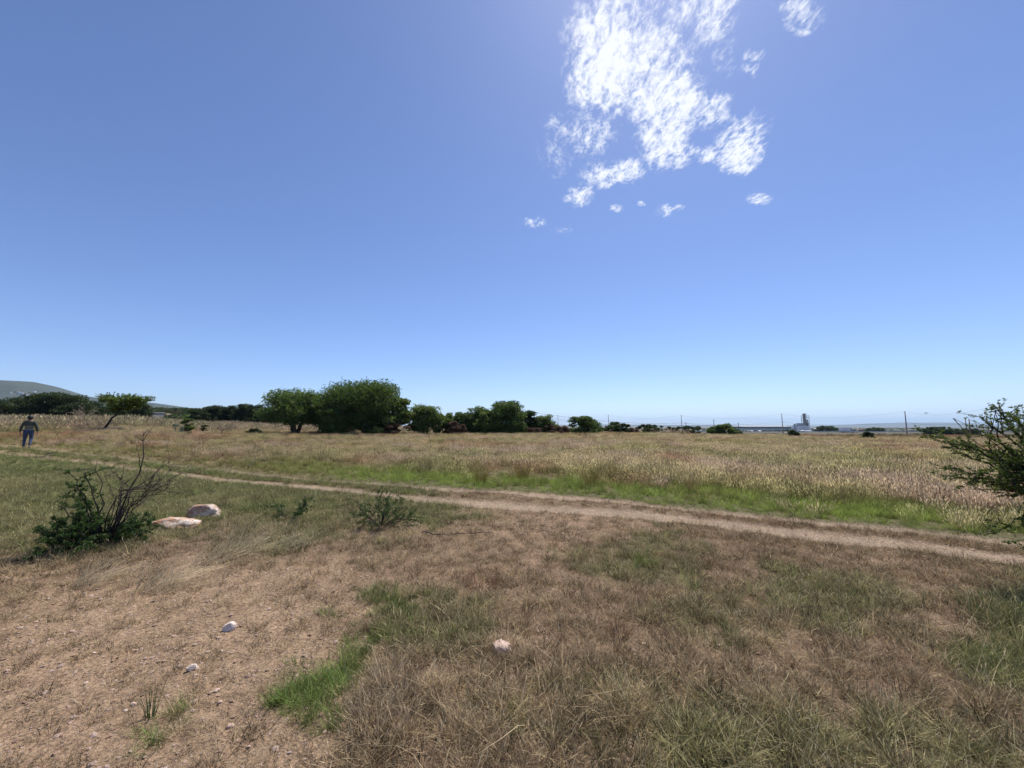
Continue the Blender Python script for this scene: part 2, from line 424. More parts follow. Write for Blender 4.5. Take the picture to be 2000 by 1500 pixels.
def ridge(name, pts, y0, ypk, y1, base, mat, nx=260, ny=26, seed=3, amp=10, label=''):
    P = sorted(pts); us = np.linspace((P[0][0]-1000)/FPX, (P[-1][0]-1000)/FPX, nx)
    rows = np.interp(us*FPX+1000, [p[0] for p in P], [p[1] for p in P])
    zr = CAMZ+ypk*np.array([px_dir(1000, r_).z/px_dir(1000, r_).y for r_ in rows])
    ys = np.concatenate([np.linspace(y0, ypk, ny//2), np.linspace(ypk, y1, ny//2)[1:]])
    X = us[:, None]*ypk*(1+0*ys[None, :])*(.6+.4*ys[None, :]/ypk); Y = np.repeat(ys[None, :], nx, 0)
    pr = np.where(ys < ypk, sm(ys, y0, ypk)**.8, 1-sm(ys, ypk, y1))
    endf = np.minimum(sm(np.arange(nx), 0, 12), sm(nx-1-np.arange(nx), 0, 12))
    Z = base+(zr[:, None]-base)*pr[None, :]*endf[:, None]
    Z = Z+(fbm(X/(amp*14), Y/(amp*14), 5, seed)-.5)*amp*2*(pr*(1-pr)*4)[None, :]*1.2
    idx = np.arange(X.size).reshape(X.shape)
    f = np.stack([idx[:-1, :-1], idx[1:, :-1], idx[1:, 1:], idx[:-1, 1:]], -1).reshape(-1, 4)
    o = obj(name, new_mesh(name, np.stack([X.ravel(), Y.ravel(), Z.ravel()], 1), f, mat, smooth=True))
    tag(o, label, kind='structure'); return o
def hillmat(name, d, l, scale):
    m, t, o = material(name); b = t.add('ShaderNodeBsdfPrincipled'); b.inputs['Roughness'].default_value = .95
    g = t.add('ShaderNodeNewGeometry'); n = t.noise(g.outputs['Position'], scale, 8, .7); n2 = t.noise(g.outputs['Position'], scale*.12, 4, .6)
    f = t.math('ADD', t.math('MULTIPLY', n, .6), t.math('MULTIPLY', n2, .4))
    t.link(t.ramp(f, [(.38, d), (.62, l)]), b.inputs['Base Color']); t.link(b.outputs[0], o.inputs[0]); return m
hill = ridge('hill', [(-900, 790), (-600, 752), (-300, 738), (-100, 739), (0, 743), (60, 746), (90, 752), (130, 764), (160, 773), (190, 777), (240, 781), (300, 787), (360, 795), (420, 806), (520, 822)],
      1500, 2200, 3200, -4, hillmat('scrub_hill', (.022, .034, .022), (.065, .075, .05), .03), seed=4, amp=14, label='scrub covered hill at the left edge of the horizon')
ridge('far_hills', [(900, 831), (1200, 829), (1350, 830), (1500, 830), (1600, 831), (1650, 830), (1700, 827), (1760, 826), (1830, 825), (1860, 827), (1900, 830), (1950, 829), (2050, 826), (2200, 829), (2500, 831)],
      6500, 9000, 12000, -30, hillmat('far_scrub', (.05, .06, .035), (.15, .14, .09), .01), seed=9, amp=12, label='low pale blue hills far off on the right')

# ------------------------------------------------------------------ scattered cover (geometry nodes instances)
def blade_set(n, hmin, hmax, spread, lean, w, bend=.5, heads=0, seg=3, seed=0, headw=.006, headlen=.07, leanaz=None, ftip=.8):
    rg = np.random.default_rng(seed); V = []; F = []; fa = []; ra = []
    for i in range(n):
        h = rg.uniform(hmin, hmax); an = rg.uniform(0, 2*math.pi); rr = spread*math.sqrt(rg.uniform())
        bx, by = rr*math.cos(an), rr*math.sin(an)
        az = an+rg.normal(0, .7) if leanaz is None else leanaz+rg.normal(0, .35)
        ln = abs(rg.normal(lean, lean*.5)); dx, dy = math.cos(az), math.sin(az)
        fa_ = rg.uniform(0, math.pi); wx, wy = math.cos(fa_)*w/2, math.sin(fa_)*w/2
        rv = rg.uniform(); n0 = len(V)
        for k in range(seg+1):
            s = k/seg; out = h*(ln*s+bend*ln*s*s*1.2); up = h*s*math.sqrt(max(.05, 1-min(.9, (ln*(.5+s*bend))**2)))
            ww = (1-s*.75) if k < seg else .12
            V.append((bx+dx*out-wx*ww, by+dy*out-wy*ww, up)); V.append((bx+dx*out+wx*ww, by+dy*out+wy*ww, up))
            fa += [s*ftip]*2; ra += [rv]*2
        for k in range(seg): F.append((n0+2*k, n0+2*k+1, n0+2*k+3, n0+2*k+2))
        if heads and rg.uniform() < heads:
            c = np.array([bx+dx*out, by+dy*out, up]); d = np.array([dx*ln*1.2, dy*ln*1.2, .8]); d /= np.linalg.norm(d)
            L = headlen*rg.uniform(.6, 1.3)
            for q in range(2):
                a2 = fa_+q*math.pi/2; sx, sy = math.cos(a2)*headw, math.sin(a2)*headw; n0 = len(V)
                p0 = c-d*L*.15; p1 = c+d*L*.4; p2 = c+d*L
                V += [tuple(p0), (p1[0]-sx, p1[1]-sy, p1[2]), tuple(p2), (p1[0]+sx, p1[1]+sy, p1[2])]
                F.append((n0, n0+1, n0+2, n0+3)); fa += [1]*4; ra += [min(1, rv*.5+.6)]*4
    return np.array(V), np.array(F), np.array(fa), np.array(ra)
MGR = grassmat('grass_blades', .27)
MGR2 = grassmat('seed_grass', .5)
def templates(cname, sets, mat):
    c = bpy.data.collections.new(cname)
    for i, (V, F, fa, ra) in enumerate(sets):
        me = new_mesh('%s_%02d' % (cname, i), V, F, mat, {'f': ('FLOAT', fa), 'r': ('FLOAT', ra)})
        c.objects.link(bpy.data.objects.new('%s_%02d' % (cname, i), me))
    return c
def scatter(name, P, scl, idx, tint, tip, coll, label, cat, tilt=.12, rotz=None, dark_share=0.0):
    n = len(P); rot = np.zeros((n, 3)); rot[:, 0] = RNG.normal(0, tilt, n); rot[:, 1] = RNG.normal(0, tilt, n)
    rot[:, 2] = RNG.uniform(0, 2*math.pi, n) if rotz is None else rotz
    if tint is not None:
        vv = np.clip(np.exp(RNG.normal(-.05, .44, n)), .3, 1.9)[:, None]; tint = tint*vv; tip = tip*np.minimum(vv, .66/tip.max(1)[:, None])
        dk = np.where(RNG.uniform(size=n) < dark_share, .30, 1.0)[:, None]; tint = tint*dk; tip = tip*dk  # this share of tufts is coloured much darker, for local contrast
    at_ = {'rot': ('FLOAT_VECTOR', rot), 'scl': ('FLOAT_VECTOR', scl if np.ndim(scl) == 2 else np.repeat(np.asarray(scl)[:, None], 3, 1)), 'idx': ('INT', idx)}
    if tint is not None: at_['tint'] = ('FLOAT_COLOR', tint); at_['tip'] = ('FLOAT_COLOR', tip)
    me = bpy.data.meshes.new(name); me.vertices.add(n); me.vertices.foreach_set('co', np.asarray(P, np.float32).ravel())
    for k, (typ, data) in at_.items():
        a = me.attributes.new(k, typ, 'POINT'); d = np.asarray(data)
        if typ == 'INT': a.data.foreach_set('value', d.astype(np.int32))
        elif typ == 'FLOAT_VECTOR': a.data.foreach_set('vector', d.astype(np.float32).ravel())
        else: a.data.foreach_set('color', np.concatenate([d, np.ones((n, 1))], 1).astype(np.float32).ravel())
    o = obj(name, me); tag(o, label, cat, kind='stuff')
    g = bpy.data.node_groups.new(name, 'GeometryNodeTree')
    g.interface.new_socket('Geometry', in_out='INPUT', socket_type='NodeSocketGeometry')
    g.interface.new_socket('Geometry', in_out='OUTPUT', socket_type='NodeSocketGeometry')
    gi = g.nodes.new('NodeGroupInput'); go = g.nodes.new('NodeGroupOutput'); ip = g.nodes.new('GeometryNodeInstanceOnPoints')
    ci = g.nodes.new('GeometryNodeCollectionInfo'); ci.inputs['Collection'].default_value = coll
    ci.inputs['Separate Children'].default_value = True; ci.inputs['Reset Children'].default_value = True
    def na(nm, typ):
        q = g.nodes.new('GeometryNodeInputNamedAttribute'); q.data_type = typ; q.inputs['Name'].default_value = nm
        return next(s for s in q.outputs if s.enabled and s.name == 'Attribute')
    L = g.links.new
    L(gi.outputs[0], ip.inputs['Points']); L(ci.outputs[0], ip.inputs['Instance']); ip.inputs['Pick Instance'].default_value = True
    L(na('idx', 'INT'), ip.inputs['Instance Index']); L(na('scl', 'FLOAT_VECTOR'), ip.inputs['Scale'])
    e = g.nodes.new('FunctionNodeEulerToRotation'); L(na('rot', 'FLOAT_VECTOR'), e.inputs[0]); L(e.outputs[0], ip.inputs['Rotation'])
    L(ip.outputs[0], go.inputs[0])
    md = o.modifiers.new('scatter', 'NODES'); md.node_group = g
    return o
def lerp(a, b, t): return np.asarray(a)[None, :]*(1-t[:, None])+np.asarray(b)[None, :]*t[:, None]

T_short = templates('short_tuft', [blade_set(26, .02, .065, .042, .75, .0030, .6, seed=i) for i in range(4)]
                    + [blade_set(20, .035, .10, .04, .5, .0028, .5, heads=.15, seed=10+i, headlen=.03, headw=.0016) for i in range(3)], MGR)
T_green = templates('green_tuft', [blade_set(26, .05, .13, .05, .4, .0036, .6, seed=20+i) for i in range(4)], MGR)
T_straw = templates('straw_stalks', [blade_set(7, .10, .26, .05, .9, .0030, .7, heads=.3, seed=30+i, headlen=.04, headw=.0018) for i in range(4)], MGR)
T_field = templates('seed_tuft', [np_ for np_ in [blade_set(26, .25, .52, .12, .22, .006, .5, heads=.9, seed=40+i, headlen=.10, headw=.008) for i in range(4)]], MGR2)
T_leafy = templates('leafy_tuft', [blade_set(34, .12, .30, .10, .38, .008, .6, seed=60+i) for i in range(4)], MGR)
T_weed = templates('weed', [blade_set(16, .5, 1.15, .22, .3, .016, .45, heads=.7, seed=70+i, headlen=.22, headw=.03) for i in range(4)], MGR2)

def sample(n, u0, u1, y0, y1, p=1.0):
    """points in a wedge; p=1 gives density ~1/depth, p=2 uniform density"""
    u = RNG.uniform(u0, u1, n); y = (y0**p+(y1**p-y0**p)*RNG.uniform(size=n))**(1/p)
    return u*y, y
def keep(prob): return RNG.uniform(size=len(prob)) < prob

def near_cover():
    # dry short grass over the whole foreground
    x, y = sample(175000, -1.6, 1.6, 1.2, 13, 1.2)
    px, py, bare, green, lush = patches(x, y); rt, dn, df = ruts(x, y)
    beyond = py < frow(px)
    clump = sm(fbm(x*9, y*9, 4, 51, .6), .42, .60)
    pr = (1-.74*bare)*(.09+.82*clump)*(1-rt)**3*(~beyond)*(1-.25*lush)
    k = keep(pr); x, y, px, py, bare, green, lush = [q[k] for q in (x, y, px, py, bare, green, lush)]
    n = len(x); z = Hfull(x, y)
    t = np.clip(green*.9+RNG.normal(0, .16, n)+(fbm(x*.9, y*.9, 3, 52)-.5)*.9, 0, 1)
    t2 = np.clip(fbm(x*1.7, y*1.7, 3, 53)*1.6-.3+RNG.normal(0, .2, n), 0, 1)
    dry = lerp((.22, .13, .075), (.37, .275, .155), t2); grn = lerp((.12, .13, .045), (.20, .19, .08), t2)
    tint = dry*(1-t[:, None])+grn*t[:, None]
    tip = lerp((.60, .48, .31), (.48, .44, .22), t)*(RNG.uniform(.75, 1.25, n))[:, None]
    sc = np.clip(np.exp(RNG.normal(0, .28, n)), .5, 1.6)*(1-.3*bare)*(1+.35*green*(RNG.uniform(size=n)))
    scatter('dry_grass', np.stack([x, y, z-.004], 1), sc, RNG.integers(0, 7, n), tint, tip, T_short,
            'short dry brown grass covering the foreground up to the track', 'grass', tilt=.2, dark_share=.27)
    # green grass left of the shrubs and in patches
    x, y = sample(95000, -1.6, 1.6, 1.4, 26, 1.1)
    px, py, bare, green, lush = patches(x, y); rt, dn, df = ruts(x, y)
    pr = np.clip(green*1.1-.12, 0, 1)*(1-rt)**2*(py > frow(px)-1)*(1-.8*bare)
    k = keep(pr); x, y, green = x[k], y[k], green[k]; n = len(x); z = Hfull(x, y)
    t = np.clip(fbm(x*.8, y*.8, 3, 54)*1.8-.4+RNG.normal(0, .15, n), 0, 1)
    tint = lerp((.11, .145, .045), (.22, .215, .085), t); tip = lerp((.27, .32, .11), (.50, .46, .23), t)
    sc = RNG.uniform(.6, 1.25, n)*(.85+.3*sm(y, 5, 15))
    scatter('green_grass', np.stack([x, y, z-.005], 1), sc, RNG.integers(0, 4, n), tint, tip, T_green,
            'olive green grass around the thorn bushes and pink boulders', 'grass', tilt=.18, dark_share=.12)
    # vivid patches near the camera
    x, y = sample(60000, -1.0, 1.2, 1.8, 6, 1.3)
    px, py, bare, green, lush = patches(x, y)
    k = keep(np.clip(lush*1.1-.2, 0, 1)*sm(fbm(x*4.5, y*4.5, 3, 57, .6), .37, .62)*.55); x, y = x[k], y[k]; n = len(x); z = Hfull(x, y)
    t = np.clip(RNG.uniform(size=n)*.7+(fbm(x*2, y*2, 2, 58)-.4), 0, 1)
    tint = lerp((.10, .17, .035), (.18, .20, .065), t); tip = lerp((.24, .36, .09), (.46, .44, .19), t)
    scatter('lush_grass', np.stack([x, y, z-.004], 1), RNG.uniform(.42, .9, n), RNG.integers(0, 4, n), tint, tip, T_green,
            'vivid green grass patches on the bare soil in the foreground', 'grass', tilt=.15)
    # bleached stalks lying about
    x, y = sample(9000, -1.5, 1.5, 1.3, 11, 1.2)
    px, py, bare, green, lush = patches(x, y); rt, dn, df = ruts(x, y)
    w = (.25+.6*E(px, py, 1500, 1400, 700, 220)+.8*E(px, py, 430, 1090, 330, 60)+E(px, py, 760, 1380, 70, 120))*(py > frow(px)+8)*(1-rt)*(1-.7*bare)
    k = keep(np.clip(w, 0, 1)*.55); x, y = x[k], y[k]; n = len(x); z = Hfull(x, y); t = RNG.uniform(size=n)
    scatter('bleached_stalks', np.stack([x, y, z], 1), RNG.uniform(.5, 1.2, n), RNG.integers(0, 4, n),
            lerp((.30, .22, .13), (.42, .33, .2), t), lerp((.48, .38, .25), (.62, .52, .36), t), T_straw,
            'pale bleached grass stalks strewn over the dry grass', 'grass', tilt=.35)
near_cover()

def field_cover():
    x, y = sample(118000, -1.5, 1.6, 6, 62, 1.0)
    z = H0(x, y); px, py = project(x, y, z); rt, dn, df = ruts(x, y)
    d = frow(px)-py
    side = sm(px, 100, 300)
    m = (py < frow(px)-1)*(rt < .15)
    n1 = fbm(x*.22, y*.22, 4, 61); n2 = fbm(x*.6+9, y*.35, 3, 62); n3 = fbm(x*2.2, y*2.2, 2, 63)
    start = np.interp(px, [0, 300, 600, 1000, 1500, 2000], [.5, .8, 2.4, 2.2, 1.5, 1.3])+(fbm(x*.8, y*.8, 4, 67, .6)-.5)*5
    tall = sm(df-start, -.8, 2.0)
    # seed grass
    pr = m*tall*np.clip(.15+.9*sm(n3, .35, .6), 0, 1)*(.3+.7*sm(n1, .38, .56))
    k = keep(pr); xs, ys, t1, t2, t3, px_, df_, st_ = [q[k] for q in (x, y, n1, n2, n3, px, df, start)]
    n = len(xs); zz = Hfull(xs, ys)
    pink = np.clip((t2-.5)*3+.3+RNG.normal(0, .2, n), 0, 1); red = sm(fbm(xs*.3+50, ys*.3, 3, 64), .54, .68)
    gr = sm(fbm(xs*.33+20, ys*.5, 3, 65), .46, .62)
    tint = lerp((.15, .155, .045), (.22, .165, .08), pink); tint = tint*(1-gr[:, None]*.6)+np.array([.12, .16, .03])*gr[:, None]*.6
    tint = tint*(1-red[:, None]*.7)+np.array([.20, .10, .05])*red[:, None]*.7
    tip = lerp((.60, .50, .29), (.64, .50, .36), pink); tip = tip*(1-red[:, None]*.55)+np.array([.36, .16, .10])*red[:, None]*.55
    tip = tip*(1-gr[:, None]*.6)+np.array([.36, .345, .14])*gr[:, None]*.6
    tip = tip*RNG.uniform(.75, 1.25, n)[:, None]
    lo = np.interp(px_, [0, 400, 900, 2000], [.6, .7, .8, .8])
    sc = RNG.uniform(.65, 1.15, n)*lo*(.65+.35*sm(df_-st_, 0, 3))
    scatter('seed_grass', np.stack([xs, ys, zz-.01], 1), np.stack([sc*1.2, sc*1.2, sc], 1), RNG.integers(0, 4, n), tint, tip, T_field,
            'tall pinkish seeding grass filling the field beyond the track', 'grass', tilt=.1, dark_share=.10)
    # low green grass: verge of the track and undergrowth
    pr = m*np.clip((1-tall)*1.0+.5*sm(n1, .5, .62)+.18, 0, 1)
    k = keep(pr*.95); xs, ys, t2, px_, df_, tl, n1_ = [q[k] for q in (x, y, n2, px, df, tall, n1)]
    n = len(xs); zz = Hfull(xs, ys)
    vivid = np.clip((1-tl)*sm(px_, 350, 900)*(.55+.8*sm(fbm(xs*.9, ys*.9, 4, 72, .6), .4, .6))+.35*(n1_ > .55)+RNG.normal(0, .18, n), 0, 1)
    tint = lerp((.17, .155, .055), (.185, .245, .045), vivid); tip = lerp((.36, .31, .14), (.44, .50, .14), vivid)*RNG.uniform(.8, 1.2, n)[:, None]
    sc = RNG.uniform(.35, .85, n)*(.55+.45*sm(df_, .3, 1.4))
    scatter('verge_grass', np.stack([xs, ys, zz-.01], 1), sc, RNG.integers(0, 4, n), tint, tip, T_leafy,
            'bright green low grass bordering the far side of the track', 'grass', tilt=.15)
    # between the ruts
    x, y = sample(26000, -1.7, 1.7, 3, 28, 1.1); rt, dn, df = ruts(x, y)
    k = keep((dn < 1.5)*(df < 1.5)*(rt < .25)*.9); x, y = x[k], y[k]; n = len(x); t = np.clip(fbm(x*.8, y*.8, 3, 66)*2-.6, 0, 1)
    scatter('median_grass', np.stack([x, y, Hfull(x, y)-.003], 1), RNG.uniform(.4, .9, n), RNG.integers(0, 4, n),
            lerp((.20, .15, .085), (.10, .14, .04), t), lerp((.36, .29, .18), (.2, .24, .09), t), T_short,
            'thin short grass growing between the two wheel ruts', 'grass', tilt=.2)
    # rough weeds on the left beyond the field and along the tree line
    x, y = sample(26000, -1.6, .45, 26, 120, 1.0); z = H0(x, y); px, py = project(x, y, z)
    lim = np.interp(x/y, [-1.6, -1.05, -.9, -.66, -.5, .45], [25, 28, 37, 46, 52, 58])
    k = keep((y > lim+2)*np.clip(.35+sm(fbm(x*.25, y*.25, 3, 68), .35, .6), 0, 1)*np.interp(x/y, [-1.6, -.6, -.3, .4], [1, .9, .4, .25]))
    x, y = x[k], y[k]; n = len(x); t = np.clip(fbm(x*.3, y*.3, 3, 69)*2-.5+RNG.normal(0, .15, n), 0, 1)
    scatter('dry_weeds', np.stack([x, y, Hfull(x, y)-.02], 1), RNG.uniform(.5, 1.1, n), RNG.integers(0, 4, n),
            lerp((.08, .11, .04), (.20, .15, .08), t), lerp((.26, .27, .14), (.46, .34, .25), t), T_weed,
            'waist high dry weeds behind the field on the left', 'weeds', tilt=.12)
    # rust coloured grass past the crest on the right
    x, y = sample(16000, .45, 1.6, 36, 150, 1.0)
    lim = np.interp(x/y, [.45, .7, .9, 1.6], [62, 55, 44, 38])
    k = keep((y > lim)*.8); x, y = x[k], y[k]; n = len(x); t = np.clip(fbm(x*.06, y*.1, 3, 71)*2-.5, 0, 1)
    scatter('rust_grass', np.stack([x, y, Hfull(x, y)-.02], 1), RNG.uniform(.5, .9, n), RNG.integers(0, 4, n),
            lerp((.13, .12, .05), (.22, .11, .06), t), lerp((.22, .2, .1), (.32, .17, .11), t), T_field,
            'rust brown grass between the field and the highway', 'grass', tilt=.12)
field_cover()

# ------------------------------------------------------------------ stones
def rock_mesh(name, sx, sy, sz, mat, seed, sub=3, cuts=9, rough=.12):
    bm = bmesh.new(); bmesh.ops.create_icosphere(bm, subdivisions=sub, radius=1); rg = random.Random(seed)
    pl = []
    for i in range(cuts):
        d = Vector((rg.gauss(0, 1), rg.gauss(0, 1), rg.gauss(0.2, .8))).normalized(); pl.append((d, rg.uniform(.62, .9)))
    off = Vector((seed*3.1, seed*1.7, 0))
    for v in bm.verts:
        p = v.co.copy()
        for d, k in pl:
            e = p.dot(d)
            if e > k: p -= d*(e-k)*.9
        n = mnoise.fractal(p*1.6+off, 1.0, 2.0, 4); p *= 1+n*rough
        n = mnoise.fractal(p*6+off, 1.0, 2.0, 3); p *= 1+n*rough*.3
        v.co = Vector((p.x*sx, p.y*sy, p.z*sz))
    me = bpy.data.meshes.new(name); bm.to_mesh(me); bm.free(); me.materials.append(mat); return me
def rockmat(name, a, b, c, s=6):
    m, t, o = material(name); p = t.add('ShaderNodeBsdfPrincipled'); p.inputs['Roughness'].default_value = .85
    tc = t.add('ShaderNodeTexCoord'); n = t.noise(tc.outputs['Object'], s, 6, .65, .4); n2 = t.noise(tc.outputs['Object'], s*2.2, 4, .6, .5)
    col = t.ramp(n, [(.36, a), (.5, b), (.62, c)]); col = t.mix(t.sstep(n2, .58, .7), col, (a[0]*.6, a[1]*.5, a[2]*.5, 1))
    t.link(col, p.inputs['Base Color']); bp = t.add('ShaderNodeBump'); bp.inputs['Strength'].default_value = .7; bp.inputs['Distance'].default_value = .012
    t.link(t.noise(tc.outputs['Object'], s*7, 6, .65), bp.inputs['Height']); t.link(bp.outputs[0], p.inputs['Normal'])
    t.link(p.outputs[0], o.inputs[0]); return m
MR1 = rockmat('pink_rock', (.46, .22, .11), (.46, .33, .25), (.68, .57, .49), 6)
MR2 = rockmat('white_rock', (.60, .44, .34), (.74, .62, .53), (.80, .70, .61), 16)
MR3 = rockmat('tan_rock', (.42, .28, .2), (.60, .44, .35), (.66, .5, .42), 14)
def rock(px, row, w, h, dpt, mat, seed, label, rz=0, sink=.3, name='rock', cat='rock', **kw):
    p = at(px, row); me = rock_mesh(name, w/2, dpt/2, h/(2-2*sink) if sink < .5 else h/2, mat, seed, **kw)
    o = obj(name, me, loc=(p.x, p.y, float(Hfull(p.x, p.y))+h*.5-h*sink*.85)); o.rotation_euler = (0, 0, rz); tag(o, label, cat); return o
rock(397, 1014, .50, .26, .36, MR1, 3, 'large rounded pink boulder with orange stain in the grass', .2, sub=4, name='boulder', cat='boulder', cuts=7, rough=.13)
rock(342, 1031, .82, .15, .34, MR1, 14, 'long flat pinkish rock lying in front of the rounded boulder', .05, sub=4, name='boulder', cat='boulder', cuts=12)
rock(448, 1228, .10, .06, .08, MR2, 21, 'fist sized white stone on bare soil', .3)
rock(980, 1277, .145, .085, .12, MR3, 22, 'rounded pinkish stone alone in the dry grass', -.2, cuts=6)
rock(376, 1305, .075, .035, .045, MR2, 23, 'small flat white stone beside a green sprout', .6)
for i, (a, b, w, m_, lb) in enumerate([
    (185, 1274, .03, MR2, 'tiny white pebble on the bare soil left of the white stones'),
    (382, 1318, .045, MR3, 'tan pebble touching the small flat white stone'),
    (423, 1345, .05, MR3, 'orange tan flat pebble between the white stone and the green patch'),
    (430, 1367, .05, MR3, 'greyish pebble just above the thin green tufts'),
    (260, 1375, .05, MR3, 'brownish pebble left of the thin green tufts'),
    (245, 1385, .03, MR2, 'small white chip below the brownish pebble'),
    (525, 1190, .05, MR3, 'flat tan pebble right of the dry grass fringe'),
    (168, 1330, .04, MR3, 'pinkish chip on the bare soil near the left edge'),
    (433, 1269, .035, MR2, 'small cream pebble straight below the fist sized white stone'),
    (1017, 1046, .06, MR2, 'pale pebble on bare ground right of the fallen stick'),
    (1099, 1045, .08, MR3, 'pale pinkish stone near the edge of the track'),
    (1404, 1261, .04, MR2, 'small white pebble in the dry grass right of centre'),
    (1066, 1422, .05, MR3, 'tan flake of stone in the dry grass near the bottom edge'),
    (450, 1418, .06, MR3, 'reddish stone chip at the bottom left below the green tufts')]):
    rock(a, b, w*.75, w*.3, w*.6, m_, 40+i, lb, i*.7, name='pebble', cat='pebble', sub=2)
def pebble_template():
    c = bpy.data.collections.new('gravel_stone')
    for i in range(5):
        me = rock_mesh('gravel_stone_%d' % i, 1, .8, .45, [MR3, MR1, GRAV][i % 3], 80+i, sub=1, cuts=5)
        c.objects.link(bpy.data.objects.new('gravel_stone_%02d' % i, me))
    return c
GRAV = rockmat('brown_gravel', (.26, .15, .10), (.36, .22, .15), (.42, .28, .2), 2)
def gravel():
    x, y = sample(60000, -1.6, 1.6, 1.2, 12, 1.2); px, py, bare, green, lush = patches(x, y); rt, dn, df = ruts(x, y)
    k = keep(np.clip(bare*.9+rt*.5+.08, 0, 1)*(py > frow(px)-20)); x, y = x[k], y[k]; n = len(x)
    s = np.exp(RNG.normal(math.log(.0062), .55, n)); s = np.clip(s, .003, .024)
    scatter('gravel', np.stack([x, y, Hfull(x, y)+s*.1], 1), s, RNG.choice(5, n, p=[.12, .1, .34, .1, .34]), None, None, pebble_template(),
            'loose gravel and clods on the bare reddish soil', 'gravel', tilt=.25)
gravel()

# ------------------------------------------------------------------ foliage
def leaves(C, Rad, n, size, flat=.55, seed=0, aspect=.45, up=.35, vbias=None):
    """n leaf quads around clump centres C (k,3) with radii Rad (k)"""
    rg = np.random.default_rng(seed); k = len(C); w = Rad**2; idx = rg.choice(k, n, p=w/w.sum())
    d = rg.normal(size=(n, 3)); d /= np.linalg.norm(d, axis=1)[:, None]
    r = rg.uniform(size=n)**.45
    P = C[idx]+d*(r*Rad[idx])[:, None]*np.array([1, 1, flat])
    nr = rg.normal(size=(n, 3))+np.array([0, 0, up*2]); nr /= np.linalg.norm(nr, axis=1)[:, None]
    a = np.cross(nr, d+rg.normal(size=(n, 3))*.5); a /= np.linalg.norm(a, axis=1)[:, None]+1e-9
    b = np.cross(nr, a); s = size*rg.uniform(.6, 1.4, n)
    A = a*s[:, None]; B = b*(s*aspect)[:, None]
    V = np.stack([P-A, P-B, P+A, P+B], 1).reshape(-1, 3)
    F = np.arange(4*n).reshape(-1, 4)
    cl = rg.uniform(size=k)
    v = np.clip(.65*cl[idx]+rg.uniform(0, .35, n), 0, 1)
    return V, F, np.repeat(v, 4)
ML = {
 'mesquite': leafmat('mesquite_leaf', (.045, .078, .022), (.125, .185, .05)),
 'yellowish': leafmat('yellowish_leaf', (.055, .088, .022), (.16, .21, .055)),
 'dark': leafmat('dark_leaf', (.022, .036, .014), (.055, .080, .028)),
 'brown': leafmat('brown_leaf', (.07, .045, .03), (.17, .11, .07), tcol=(1.1, 1, .9)),
 'thorn': leafmat('thornbush_leaf', (.024, .055, .014), (.075, .135, .032)),
 'thorn_yellow': leafmat('edge_bush_leaf', (.04, .07, .015), (.14, .18, .04)),
}
MBARK = plain('bark', (.10, .075, .055), .9, .35, 4, .5)
MDARKBARK = plain('dark_bark', (.045, .032, .028), .9, .4, 8, .5)
MDRYWOOD = plain('dry_wood', (.20, .13, .10), .9, .35, 6, .4)
def curve_pts(a, b, sag, n=6, jit=.05, rg=random):
    a = Vector(a); b = Vector(b); L = (b-a).length; out = []
    for i in range(n):
        s = i/(n-1); p = a.lerp(b, s); p.z += sag*L*math.sin(math.pi*s)
        if 0 < i < n-1: p += Vector((rg.uniform(-1, 1), rg.uniform(-1, 1), rg.uniform(-1, 1)))*jit*L
        out.append(p)
    return out
def crown_meshes(w, d, h, skirt, seed, nclump, nleaf, lsize, mat, trunks=3, flat=.5, topf=2.0, lean=(0, 0), bark=None, skew=0, tr=.035):
    """w,d width & depth, h height; skirt: lowest foliage as a fraction of h"""
    rg = random.Random(seed); C = []; Rd = []; rb = min(w, h*1.6)*.15
    zc = h*skirt; hh = h-zc
    while len(C) < nclump:
        x, y, z = rg.uniform(-1, 1), rg.uniform(-1, 1), rg.uniform(0, 1)
        q = math.hypot(x, y)
        lim = (1-abs(z-.25)**topf*1.0)**.5 if z > .25 else (.75+.25*z/.25)
        if q > lim: continue
        if q < lim*.45 and z < .6: continue
        r = rb*rg.uniform(.65, 1.35)
        C.append((x*(w/2-r*.9)+skew*z*w, y*(d/2-r*.9), zc+z*(hh-r*flat*1.2)+r*flat*.3)); Rd.append(r)
    Cn = np.array(C); Cn[:, 0] += lean[0]; Cn[:, 1] += lean[1]
    V, F, v = leaves(Cn, np.array(Rd), nleaf, lsize, flat=flat, seed=seed)
    # stray sprays poking out of the outline
    m = int(nleaf*.10); V2, F2, v2 = leaves(Cn, np.array(Rd)*1.22, m, lsize*.8, flat=flat*1.1, seed=seed+1)
    Vt = np.concatenate([V, V2]); Vt[:, 2] = np.maximum(Vt[:, 2], .03)
    fol = new_mesh('crown', Vt, np.concatenate([F, F2+len(V)]), mat, {'v': ('FLOAT', np.concatenate([v, v2]))})
    mb = MB(); base = []
    for i in range(trunks):
        a = 2*math.pi*i/trunks+rg.uniform(-.4, .4); s = .07*w*(.4 if trunks == 1 else 1)
        b0 = Vector((math.cos(a)*.02*w, math.sin(a)*.02*w, -.05)); b1 = Vector((math.cos(a)*s+lean[0]*.55, math.sin(a)*s+lean[1]*.55, h*max(.28, skirt*.9)*rg.uniform(.85, 1.1)))
        mb.tube(curve_pts(b0, b1, 0, 5, .05, rg), h*tr, h*tr*.62, 6); base.append(b1)
    for i in rg.sample(range(len(Cn)), min(len(Cn), 22)):
        c = Vector(Cn[i]); b = min(base, key=lambda q: (q-c).length)
        mb.tube(curve_pts(b, c, .08, 5, .06, rg), h*tr*.42, h*tr*.10, 4)
    return fol, mb.mesh('trunk', bark or MBARK, smooth=True)
